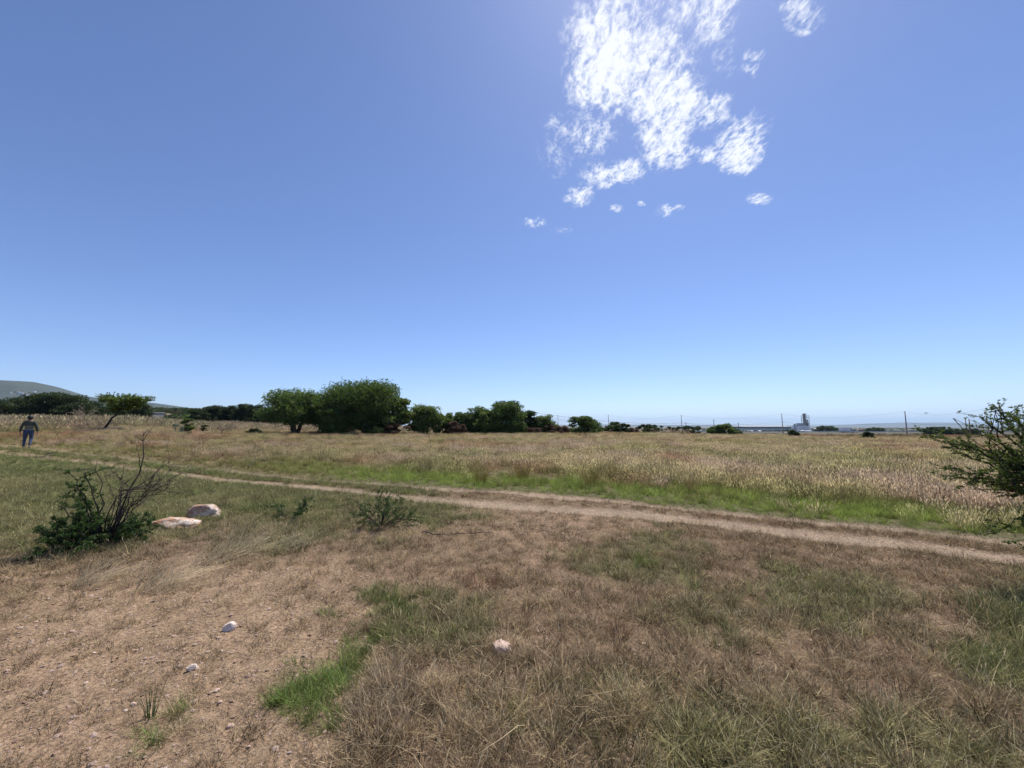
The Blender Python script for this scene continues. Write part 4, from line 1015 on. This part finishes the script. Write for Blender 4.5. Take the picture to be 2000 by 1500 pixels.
# ------------------------------------------------------------------ distant scrub (stuff)
def scrub():
    c = bpy.data.collections.new('scrub_bush')
    for i in range(4):
        rg = random.Random(i); C = np.array([(rg.uniform(-.7, .7), rg.uniform(-.7, .7), rg.uniform(.3, .95)) for k in range(9)]); Rd = np.array([rg.uniform(.3, .5) for k in range(9)])
        V, F, v = leaves(C, Rd, 420, .13, flat=.7, seed=i); V[:, 2] = np.maximum(V[:, 2], 0)
        c.objects.link(bpy.data.objects.new('scrub_bush_%02d' % i, new_mesh('scrub_bush_%02d' % i, V, F, [ML['dark'], ML['mesquite'], ML['dark'], ML['brown']][i], {'v': ('FLOAT', v)})))
    x, y = sample(1500, -1.7, -.45, 92, 330, 1.4); k = keep(np.clip(sm(fbm(x*.02, y*.02, 3, 81), .35, .55)+.25, 0, 1)); x, y = x[k], y[k]; n = len(x)
    s = RNG.uniform(.8, 2.3, n)
    scatter('hillside_scrub', np.stack([x, y, H0(x, y)-.1], 1), np.stack([s*1.3, s*1.3, s], 1), RNG.choice(4, n, p=[.4, .2, .3, .1]), None, None, c,
            'dark scrub dotted over the low slope behind the field on the left', 'scrub', tilt=.05)
    x, y = sample(3400, -.2, 1.7, 240, 3200, 1.0); k = keep(sm(fbm(x*.006, y*.012, 4, 83), .42, .58)); x, y = x[k], y[k]; n = len(x)
    s = RNG.uniform(1.0, 2.6, n)*(1+y/1600)
    scatter('plain_scrub', np.stack([x, y, H0(x, y)-.1], 1), np.stack([s*1.6, s*1.6, s], 1), RNG.choice(4, n, p=[.4, .2, .3, .1]), None, None, c,
            'hazy lines of trees and scrub on the plain beyond the highway', 'scrub', tilt=.03)
    x, y = sample(1500, -.1, 1.7, 62, 215, 1.3); k = keep(sm(fbm(x*.05, y*.08, 3, 85), .45, .65)*.8); x, y = x[k], y[k]; n = len(x); s = RNG.uniform(.25, .55, n)
    scatter('low_scrub', np.stack([x, y, H0(x, y)-.05], 1), np.stack([s*1.6, s*1.6, s], 1), RNG.choice(4, n), None, None, c,
            'low dull scrub on the slope between the field and the highway', 'scrub', tilt=.03)
scrub()

# ------------------------------------------------------------------ highway, poles, factory
MASPH = plain('asphalt', (.16, .155, .15), .9, .15, .5); MCONC = plain('concrete', (.42, .40, .37), .85, .15, .3)
MMETAL = plain('galvanised_metal', (.55, .56, .57), .45, .08, 1, metal=.6); MWHITE = plain('white_paint', (.72, .73, .73), .6, .06, .2)
def highway():
    xs = np.linspace(20, 620, 80); ys = 262-.17*(xs-20)   # gently oblique
    z = np.array([float(H0(a, b)) for a, b in zip(xs, ys)])
    z = np.convolve(np.pad(z, 4, 'edge'), np.ones(9)/9, 'valid')+.8
    V = []; F = []
    prof = [(-11, -1.6), (-5.5, 0), (5.5, 0), (11, -1.6)]
    for a, b, c in zip(xs, ys, z):
        for (dy, dz) in prof: V.append((a, b+dy, c+dz))
    for i in range(len(xs)-1):
        for j in range(3): F.append((4*i+j, 4*i+4+j, 4*i+5+j, 4*i+1+j))
    me = new_mesh('highway', V, F, [MASPH, plain('embankment', (.10, .085, .05), .95)])
    for p in me.polygons: p.material_index = 0 if abs(p.normal.z) > .995 else 1
    o = obj('highway', me); tag(o, 'grey highway on a low embankment across the right background', kind='structure')
    mb = MB(); e = empty('guard_rail', (0, 0, 0)); tag(e, 'long metal guard rail along the near side of the highway', 'guard rail')
    posts = MB()
    for i in range(len(xs)-1):
        n = len(mb.v)
        for (q, s) in ((i, 0), (i+1, 1)):
            for dz in (.45, .8): mb.v += [(xs[q], ys[q]-5.2, z[q]+dz), (xs[q], ys[q]-5.12, z[q]+dz)]
        mb.f += [(n, n+4, n+6, n+2), (n+1, n+3, n+7, n+5), (n+2, n+6, n+7, n+3), (n, n+1, n+5, n+4)]
        for s in (0, .5): 
            a = xs[i]*(1-s)+xs[i+1]*s; b = ys[i]*(1-s)+ys[i+1]*s; c = z[i]*(1-s)+z[i+1]*s; posts.box(a-.06, a+.06, b-5.11, b-5.0, c-.2, c+.75)
    obj('rail', mb.mesh('rail', MMETAL), e); q = obj('posts', posts.mesh('posts', MMETAL), e); q['kind'] = 'stuff'
    return xs, ys, z
HX, HY, HZ = highway()
def hwz(x): return float(np.interp(x, HX, HZ)), float(np.interp(x, HX, HY))

MPOLE = plain('pole_concrete', (.30, .27, .24), .85, .15, 2); MWOODP = plain('pole_wood', (.16, .11, .085), .9, .2, 2)
POLE_TOPS = {}
def pole(px, top, depth, label, mat, arms=1, name='utility_pole', r=.17, group=None, armlen=1.1, hint=None):
    g = at(px, 840, depth=depth); d = px_dir(px, top); zt = CAMZ+d.z/d.y*depth; h = zt-g.z
    e = empty(name, g, .75); tag(e, label, 'utility pole', group); mb = MB(); mb.tube([(0, 0, -.3), (0, 0, h)], r, r*.62, 8); obj('post', mb.mesh('post', mat, True), e)
    for k in range(arms):
        zz = h-.25-k*1.3; a = MB().box(-armlen, armlen, -.06, .06, zz-.06, zz+.06); obj('crossarm', a.mesh('crossarm', mat), e)
        for s in (-.9, -.45, .9):
            obj('insulator', MB().tube([(s*armlen, 0, zz+.06), (s*armlen, 0, zz+.3)], .05, .035, 6).mesh('insulator', MWHITE), e)
    POLE_TOPS[px] = (Vector(g)+Vector((0, 0, h-.1)), h); return e
pole(1958, 789, 118, 'tall double armed utility pole behind the edge thorn bush', MPOLE, 2, r=.2)
pole(1771, 803, 165, 'tall utility pole standing clear of trees at the right', MPOLE, 2, r=.26)
pole(1529, 808, 218, 'leaning tall pole just left of the factory silos', MPOLE, 1, r=.26)
pole(1332, 811, 250, 'tall thin pole above the low dark trees', MPOLE, 1, r=.24)
pole(1189, 810, 300, 'tall thin pole behind the lone rounded tree and its low neighbour', MPOLE, 1, r=.26)
pole(1090, 811, 350, 'thin distant pole above the brown brush', MPOLE, 1, r=.26)
pole(1395, 820, 200, 'short pole behind the big dense bush', MWOODP, 1, r=.2)
pole(1443, 826, 215, 'short wooden pole at the left end of the warehouse', MWOODP, 1, r=.2)
pole(1340, 826, 150, 'short wooden pole just right of the tall thin one', MWOODP, 1, r=.12, armlen=.8)
pole(1888, 818, 95, 'left one of the two bare posts rising above the right hand trees', MWOODP, 0, r=.12)
pole(1895, 818, 95, 'right one of the two bare posts rising above the right hand trees', MWOODP, 0, r=.14)
pole(988, 797, 112, 'wooden pole hidden in the crown of the pointed tree', MWOODP, 1, r=.13)
MWIRE = plain('wire', (.05, .05, .055), .6, .1)
def wire(a, b, sag, off, label, r=.03):
    a = a+Vector(off); b = b+Vector(off); pts = []
    for i in range(13):
        s = i/12; p = a.lerp(b, s); p.z -= sag*4*s*(1-s); pts.append(p-a)
    o = obj('power_line', MB().tube(pts, r, r, 3).mesh('power_line', MWIRE)); o.location = a; tag(o, label, 'power line')
T = lambda k: POLE_TOPS[k][0]
seq = [(1958, 1771, 'the double armed pole to the clear standing pole'), (1771, 1529, 'the clear standing pole to the leaning pole'), (1529, 1332, 'the leaning pole to the tall thin pole'),
       (1332, 1189, 'the tall thin pole to the next pole on its left'), (1189, 1090, 'the two farthest poles')]
for a, b, lb in seq:
    wire(T(a), T(b), 2.2, (0, 0, -.1), 'upper wire sagging from '+lb, .022)
    wire(T(a), T(b), 1.4, (0, 0, -4.6), 'lower wire running from '+lb, .035)
wire(T(988), T(1340), 1.6, (0, 0, .1), 'wire descending right from the pointed tree to the short wooden pole', .03)
wire(T(988), T(1340), 1.8, (0, 0, -.7), 'lower wire descending right from the pointed tree', .025)
wire(T(1340), T(1443), 1.2, (0, 0, 0), 'wire from the short wooden pole to the warehouse end pole', .035)

def factory():
    dep = 800.0
    def X(px): return (px-1000)/FPX*dep
    def Z(row): d = px_dir(1500, row); return CAMZ+d.z/d.y*dep
    e = empty('grain_warehouse', (X(1490), dep, Z(852))); tag(e, 'long low grey warehouse with a row of columns and a white roof edge', 'warehouse'); o0 = Vector(e.location)
    def part(name, mb, mat, par): 
        mb.v = [tuple(Vector(v)-o0) for v in mb.v]; return obj(name, mb.mesh(name, mat), par)
    MG = plain('grey_sheet', (.34, .37, .38), .6, .1, .05); MD = plain('dark_bay', (.13, .15, .16), .8, .1, .1); MLG = plain('light_sheet', (.34, .37, .39), .6, .08, .05)
    part('wall', MB().box(X(1446), X(1542), dep, dep+40, Z(852), Z(836.8)), MG, e)
    r = MB(); n = 0
    r.v = [(X(1444), dep-3, Z(833)), (X(1543), dep-3, Z(833)), (X(1543), dep+44, Z(833)), (X(1444), dep+44, Z(833)), (X(1447), dep+20, Z(831.2)), (X(1541), dep+20, Z(831.2))]
    r.f = [(0, 1, 5, 4), (2, 3, 4, 5), (0, 4, 3), (1, 2, 5), (0, 3, 2, 1)]; part('roof', r, MLG, e)
    part('upper_wall', MB().box(X(1445.5), X(1542), dep-.5, dep+40, Z(836.7), Z(833.1)), MD, e)
    for i in range(22):
        x = X(1447)+i*(X(1541)-X(1447))/21; part('column', MB().box(x-.9, x+.9, dep-1.6, dep-.6, Z(837.6), Z(833.1)), MLG, e)
    part('white_fascia', MB().box(X(1443), X(1543), dep-6, dep-.7, Z(839.0), Z(837.6)), MWHITE, e)
    e2 = empty('silo_mill', (X(1553), dep-20, Z(852))); tag(e2, 'white silo block of a mill with a tall open tower on top', 'silo'); o0 = Vector(e2.location)
    MS = plain('silo_concrete', (.74, .76, .78), .7, .08, .08)
    for i in range(9):
        x = X(1541.5)+i*(X(1562)-X(1541.5))/8
        part('silo_cell', MB().tube([(x, dep-20, Z(852)), (x, dep-20, Z(831.5 if 0 < i else 834))], 1.6, 1.6, 12), MS, e2)
    part('block', MB().box(X(1541), X(1563), dep-19.5, dep-4, Z(852), Z(832)), MS, e2)
    part('headhouse', MB().box(X(1542.5), X(1549), dep-20, dep-6, Z(832), Z(828.5)), MG, e2)
    part('upper_headhouse', MB().box(X(1548.5), X(1556), dep-20.4, dep-6, Z(832), Z(826.5)), MG, e2)
    x0, x1 = X(1555.5), X(1563.5); z0, z1 = Z(832), Z(812); MT = plain('tower_steel', (.20, .19, .19), .6, .1, .2)
    fr = MB()
    for x in (x0, (x0+x1)/2, x1):
        for y in (dep-20, dep-11): fr.box(x-.28, x+.28, y-.28, y+.28, z0, z1)
    part('tower_frame', fr, MT, e2)
    for k in range(6):
        zz = z0+(z1-z0)*k/5; part('floor_deck', MB().box(x0-.4, x1+.4, dep-20.4, dep-10.6, zz-.25, zz+.25), MT, e2)
    part('elevator_shaft', MB().box(x0+.4, (x0+x1)/2-1.6, dep-19.6, dep-14, z0, Z(809.5)), plain('shaft_panel', (.24, .20, .20), .7, .1, .2), e2)
    part('machinery', MB().box((x0+x1)/2+.7, x1-.7, dep-19, dep-12, z0+.3, z0+(z1-z0)*.35).box((x0+x1)/2+.9, x1-1.2, dep-19, dep-12, z0+(z1-z0)*.42, z0+(z1-z0)*.55), MD, e2)
    part('top_cabin', MB().box(x0+.4, x0+4.6, dep-19.8, dep-13, Z(809.5)+.02, Z(808.2)), MT, e2)
    e3 = empty('vent_stack', (X(1539), dep-14, Z(852))); tag(e3, 'slim grey stack at the left corner of the silo block', 'chimney'); o0 = Vector(e3.location)
    part('shaft', MB().tube([(X(1539), dep-14, Z(852)), (X(1539), dep-14, Z(829))], 1.1, 1.0, 10), MG, e3)
    part('cap', MB().tube([(X(1539), dep-14, Z(829)+.01), (X(1539), dep-14, Z(828))], 1.4, 1.4, 10), MG, e3)
    # low sheds in front
    sheds = [(1445, 1471, 845, 841, 640, MWHITE, 'low white roofed shed at the left foot of the warehouse'),
             (1482, 1487, 845, 841, 620, MWHITE, 'tiny white hut between two trees before the warehouse'),
             (1500, 1522, 847, 842, 600, MLG, 'grey shed in front of the warehouse centre'),
             (1522, 1539, 847, 843, 590, MWHITE, 'small white shed left of the silo block'),
             (1562, 1572, 845, 840.5, 640, MWHITE, 'white shed against the right side of the silo block'),
             (1572, 1597, 846, 841, 620, MLG, 'long pale shed between the silo block and the rounded tree'),
             (1591, 1596, 840.5, 836.5, 700, MWHITE, 'small white tank house left of the rounded tree')]
    for (a, b, r0, r1, dp, m, lb) in sheds:
        f = lambda px: (px-1000)/FPX*dp
        def Zr(row): d = px_dir(1500, row); return CAMZ+d.z/d.y*dp
        s = empty('shed', (f((a+b)/2), dp, Zr(r0)-1)); tag(s, lb, 'shed'); w = (f(b)-f(a))/2; h = Zr(r1)-Zr(r0)+1
        obj('wall', MB().box(-w, w, 0, 14, -1, h*.62).mesh('wall', MG), s)
        q = MB(); q.v = [(-w-.4, -.6, h*.62+.02), (w+.4, -.6, h*.62+.02), (w+.4, 14.6, h*.62+.02), (-w-.4, 14.6, h*.62+.02), (-w, 7, h), (w, 7, h)]
        q.f = [(0, 1, 5, 4), (2, 3, 4, 5), (0, 4, 3), (1, 2, 5), (0, 3, 2, 1)]; obj('roof', q.mesh('roof', m), s)
        if b-a > 8: obj('door', MB().box(-w*.3, w*.1, -.12, -.02, -1, h*.4).mesh('door', MD), s)
factory()

def vehicle(px, L, hgt, label, name='truck', parts='truck'):
    u = (px-1000)/FPX; x = 200
    for _ in range(30): z, y = hwz(x); x = u*y
    e = empty(name, (x, y-2.4, z)); tag(e, label, name)
    MT = plain('tyre', (.02, .02, .02), .9)
    if parts == 'truck':
        obj('trailer', MB().box(-L/2, L*.22, -1.2, 1.2, 1.0, hgt).mesh('trailer', MWHITE), e)
        q = MB(); q.v = [(L*.26, -1.15, .6), (L*.5, -1.15, .6), (L*.5, 1.15, .6), (L*.26, 1.15, .6), (L*.26, -1.15, hgt*.8), (L*.44, -1.15, hgt*.8), (L*.44, 1.15, hgt*.8), (L*.26, 1.15, hgt*.8)]
        q.f = [(0, 3, 2, 1), (4, 5, 6, 7), (0, 1, 5, 4), (1, 2, 6, 5), (2, 3, 7, 6), (3, 0, 4, 7)]; obj('cab', q.mesh('cab', plain('cab_paint', (.55, .57, .6), .4)), e)
        obj('chassis', MB().box(-L/2, L*.48, -.5, .5, .6, .95).mesh('chassis', MT), e); wx = (-.42, -.34, -.1, .38)
        obj('windscreen', MB().box(L*.30, L*.43, -1.2, -1.16, hgt*.5, hgt*.72).mesh('windscreen', plain('dark_glass', (.03, .04, .05), .1)), e)
    else:
        q = MB().box(-L/2, L/2, -.85, .85, .35, .85); obj('body', q.mesh('body', MWHITE), e); wx = (-.3, .32)
        q = MB(); q.v = [(-L*.36, -.75, .86), (L*.26, -.75, .86), (L*.26, .75, .86), (-L*.36, .75, .86), (-L*.26, -.65, 1.42), (L*.10, -.65, 1.42), (L*.10, .65, 1.42), (-L*.26, .65, 1.42)]
        q.f = [(0, 3, 2, 1), (4, 5, 6, 7), (0, 1, 5, 4), (1, 2, 6, 5), (2, 3, 7, 6), (3, 0, 4, 7)]; obj('cabin', q.mesh('cabin', plain('car_glass', (.04, .05, .06), .15)), e)
    for w_ in wx:
        for s in (-1, 1):
            r = .48 if parts == 'truck' else .33; yy = s*(1.0 if parts == 'truck' else .75)
            obj('wheel', MB().tube([(w_*L, yy-.12, r), (w_*L, yy+.12, r)], r, r, 12).mesh('wheel', MT), e)
vehicle(1641, 6.2, 2.9, 'white box truck driving on the highway right of the rounded tree')
vehicle(1656, 3.9, 1.45, 'small white car just right of the truck on the highway', 'car', 'car')

# houses on the hill and the low wall behind the weeds
def hill_houses():
    spots = [(32, 766, 14), (37, 767.5, 10), (41, 769, 16), (46, 771, 12), (50, 770.5, 12), (55, 772.5, 20), (50, 774, 10), (67, 766, 12), (44, 773, 9), (58, 776, 12), (21, 768, 7)]
    dep = bpy.context.evaluated_depsgraph_get()
    m2 = plain('terracotta_wall', (.5, .3, .2), .8)
    for i, (px, row, w) in enumerate(spots):
        d = px_dir(px, row).normalized(); ok, loc, nrm, fi = hill.ray_cast(Vector((0, 0, CAMZ)), d)
        if not ok: continue
        e = empty('hillside_house', loc, .3*i); tag(e, 'one of the small white and tan houses scattered low on the left hill', 'house', 'small houses on the hill')
        obj('wall', MB().box(-w/2, w/2, -4, 4, -6, 5).mesh('wall', MWHITE if i % 4 else m2), e)
        obj('roof', MB().box(-w/2-.5, w/2+.5, -4.5, 4.5, 5.01, 5.7).mesh('roof', MWHITE if i % 3 else m2), e)
hill_houses()
def wall_ruin():
    g = at(285, 820, depth=95); e = empty('low_building', (g.x, g.y, g.z)); tag(e, 'low grey building wall behind the weeds right of the acacia', 'building')
    w = 26/FPX*95; h = CAMZ+px_dir(285, 806).z/px_dir(285, 806).y*95-g.z
    obj('wall', MB().box(-w/2, w/2, 0, 3, -.3, h).mesh('wall', plain('grey_plaster', (.36, .33, .30), .9)), e)
    obj('roof', MB().box(-w/2-.15, w/2+.15, -.15, 3.15, h+.005, h+.14).mesh('roof', MCONC), e)
wall_ruin()
# a bird over the right horizon
def bird():
    d = px_dir(1809, 807).normalized(); p = Vector((0, 0, CAMZ))+d*70; e = empty('bird', p, .6); tag(e, 'small dark bird gliding above the right horizon', 'bird'); m = plain('feathers', (.03, .03, .03), .8)
    obj('body', MB().tube([(0, -.17, 0), (0, -.06, .01), (0, .05, .01), (0, .14, .02), (0, .19, .01)], .03, .02, 7).mesh('body', m, True), e)
    for s in (-1, 1):
        q = MB(); q.v = [(0, .07, .02), (s*.2, .1, .07), (s*.42, -.02, .05), (s*.2, -.05, .06), (0, -.07, .015), (0, .0, .0), (s*.2, .02, .05)]
        q.f = [(0, 1, 3, 4), (1, 2, 3), (0, 5, 6, 1), (5, 4, 3, 6), (1, 6, 2), (6, 3, 2)]; obj('wing', q.mesh('wing', m), e)
    q = MB(); q.v = [(0, -.15, .01), (-.05, -.27, .0), (.05, -.27, .0), (0, -.2, .02)]; q.f = [(0, 1, 3), (0, 3, 2), (1, 2, 3), (0, 2, 1)]; obj('tail', q.mesh('tail', m), e)
bird()

# ------------------------------------------------------------------ people
def skin_obj(name, verts, edges, radii, mat, parent=None, sub=2, root=0):
    me = bpy.data.meshes.new(name); me.from_pydata([tuple(v) for v in verts], edges, []); me.update()
    o = obj(name, me, parent); md = o.modifiers.new('skin', 'SKIN'); md.use_smooth_shade = True
    for i, r in enumerate(radii):
        sv = me.skin_vertices[0].data[i]; sv.radius = (r, r) if not isinstance(r, tuple) else r; sv.use_root = (i == root)
    s = o.modifiers.new('sub', 'SUBSURF'); s.levels = sub; s.render_levels = sub
    me.materials.append(mat); return o
def person(loc, rz, jacket, jeans, hair, shoe, label, stripes=False):
    SK = plain('skin', (.30, .17, .11), .55, .08, 6)
    V = [(0, 0, .93), (0, 0, 1.08), (0, .01, 1.26), (0, 0, 1.40), (0, .01, 1.455), (0, .025, 1.53), (0, .03, 1.60), (0, .02, 1.655)]
    Rr = [.12, .11, .115, .065, .052, .078, .085, .06]; Ed = [(0, 1), (1, 2), (2, 3), (3, 4), (4, 5), (5, 6), (6, 7)]
    def chain(start, pts, rs):
        prev = start
        for p, r in zip(pts, rs): V.append(p); Rr.append(r); Ed.append((prev, len(V)-1)); prev = len(V)-1
        return prev
    chain(5, [(0, .115, 1.555)], [.013])                       # nose
    for s in (-1, 1): chain(6, [(s*.09, .02, 1.565)], [.016])   # ears
    arms = {}
    for s in (-1, 1):
        sw = .05*s
        pts = [(s*.16, 0, 1.375), (s*.20, -.01, 1.27), (s*.245, -.03+sw, 1.10), (s*.270, .02+sw, .98), (s*.290, .06+sw, .87), (s*.295, .075+sw, .82), (s*.297, .085+sw, .78)]
        w = chain(3, pts, [.052, .048, .042, .038, .028, (.018, .036), (.016, .036)])
        arms[s] = pts
        for k in range(4):
            yy = .085+sw+(k-1.5)*.02; L = [.065, .078, .072, .055][k]
            chain(w, [(s*.296, yy, .765), (s*.290, yy, .765-L*.55), (s*.277, yy-.005, .765-L)], [.0085, .008, .0065])
        chain(w-1, [(s*.285, .115+sw, .80), (s*.277, .13+sw, .765)], [.010, .008])
    legp = {}
    for s in (-1, 1):
        if s < 0: pts = [(s*.095, 0, .87), (s*.105, .04, .66), (s*.11, .05, .47), (s*.11, .02, .28), (s*.11, 0, .09), (s*.115, .06, .045), (s*.12, .14, .03)]
        else: pts = [(s*.095, 0, .87), (s*.11, -.0, .66), (s*.12, -.01, .47), (s*.13, -.12, .30), (s*.135, -.22, .15), (s*.14, -.17, .075), (s*.14, -.11, .03)]
        legp[s] = pts; chain(0, pts, [.105, .085, .062, .055, .038, .04, .032])
    body = skin_obj('person', V, Ed, Rr, SK); body.location = loc; body.rotation_euler = (0, 0, rz); tag(body, label, 'person')
    # jacket
    JV = [(0, 0, .90), (0, 0, 1.06), (0, .0, 1.24), (0, 0, 1.34), (0, .01, 1.40)]; JR = [(.165, .14), (.165, .14), (.165, .14), (.10, .09), (.065, .06)]; JE = [(0, 1), (1, 2), (2, 3), (3, 4)]
    for s in (-1, 1):
        prev = 3
        for p, r in zip(arms[s][:5], [.072, .070, .064, .058, .048]): JV.append(p); JR.append(r); JE.append((prev, len(JV)-1)); prev = len(JV)-1
    skin_obj('jacket', JV, JE, JR, jacket, body)
    TV = [(0, 0, .93)]; TR_ = [(.165, .14)]; TE = []
    for s in (-1, 1):
        prev = 0
        for p, r in zip(legp[s][:5], [.105, .088, .070, .060, .054]): TV.append(p); TR_.append(r); TE.append((prev, len(TV)-1)); prev = len(TV)-1
    skin_obj('trousers', TV, TE, TR_, jeans, body)
    bm = bmesh.new(); bmesh.ops.create_icosphere(bm, subdivisions=3, radius=1)
    for v in bm.verts:
        n = mnoise.noise(v.co*5)*.05; c = v.co*(1+n); v.co = Vector((c.x*.105, c.y*.11-.008, c.z*.125+1.60))
        if v.co.y > .055 and v.co.z < 1.63: v.co.y = .055
    me = bpy.data.meshes.new('hair'); bm.to_mesh(me); bm.free(); me.materials.append(hair); me.polygons.foreach_set('use_smooth', [True]*len(me.polygons)); obj('hair', me, body)
    for s in (-1, 1):
        a, b, c = [Vector(legp[s][k]) for k in (4, 5, 6)]
        d = (c-b).normalized(); skin_obj('shoe', [a+Vector((0, -.02, -.03)), b, c+d*.01, c+d*.05], [(0, 1), (1, 2), (2, 3)], [(.05, .05), (.052, .04), (.048, .032), (.04, .025)], shoe, body)
        bm = bmesh.new(); bmesh.ops.create_icosphere(bm, subdivisions=1, radius=.011); me = bpy.data.meshes.new('eye'); bm.to_mesh(me); bm.free(); me.materials.append(MWHITE); obj('eye', me, body, (s*.03, .108, 1.575))
    return body
def jacket_mat():
    m, t, o = material('striped_jacket'); b = t.add('ShaderNodeBsdfPrincipled'); b.inputs['Roughness'].default_value = .8
    tc = t.add('ShaderNodeTexCoord'); sp = t.add('ShaderNodeSeparateXYZ'); t.link(tc.outputs['Object'], sp.inputs[0])
    st = t.math('GREATER_THAN', t.math('SINE', t.math('MULTIPLY', sp.outputs[2], 85)), .1)
    rng = t.math('MULTIPLY', t.math('GREATER_THAN', sp.outputs[2], .92), t.math('LESS_THAN', sp.outputs[2], 1.19)); rng = t.math('MULTIPLY', rng, t.math('LESS_THAN', t.math('ABSOLUTE', sp.outputs[0]), .19))
    t.link(t.mix(t.math('MULTIPLY', st, rng), (.055, .06, .045, 1), (.26, .25, .18, 1)), b.inputs['Base Color']); t.link(b.outputs[0], o.inputs[0]); return m
HAIR = plain('dark_hair', (.015, .012, .012), .6, .3, 12)
JEANS = plain('blue_jeans', (.035, .055, .11), .8, .35, 7)
pp = at(52, 873, depth=20.6); pp.z = float(Hfull(pp.x, pp.y))
person(pp, R(38), jacket_mat(), JEANS, HAIR, plain('pale_shoe', (.38, .28, .22), .8), 'person in blue jeans and dark striped jacket walking away down the track')
p2 = at(-27, 870, depth=23.5); p2.z = float(Hfull(p2.x, p2.y))
person(p2, R(60), plain('orange_jacket', (.42, .22, .10), .8), plain('dark_trousers', (.04, .04, .05), .8), HAIR, plain('dark_shoe', (.05, .04, .04), .8), 'person in an orange jacket mostly cut off by the left picture edge')

# ------------------------------------------------------------------ haze
def haze():
    m, t, o = material('haze'); v = t.add('ShaderNodeVolumePrincipled'); v.inputs['Color'].default_value = (.52, .74, 1, 1); v.inputs['Density'].default_value = HAZE_D
    v.inputs['Anisotropy'].default_value = .3
    t.link(v.outputs[0], o.inputs['Volume'])
    b = obj('haze', MB().box(-21000, 21000, -21000, 21000, -60, 330).mesh('haze', m)); tag(b, 'thin pale air veil over the whole plain', 'haze', kind='stuff')
HAZE_D = .00006
haze()
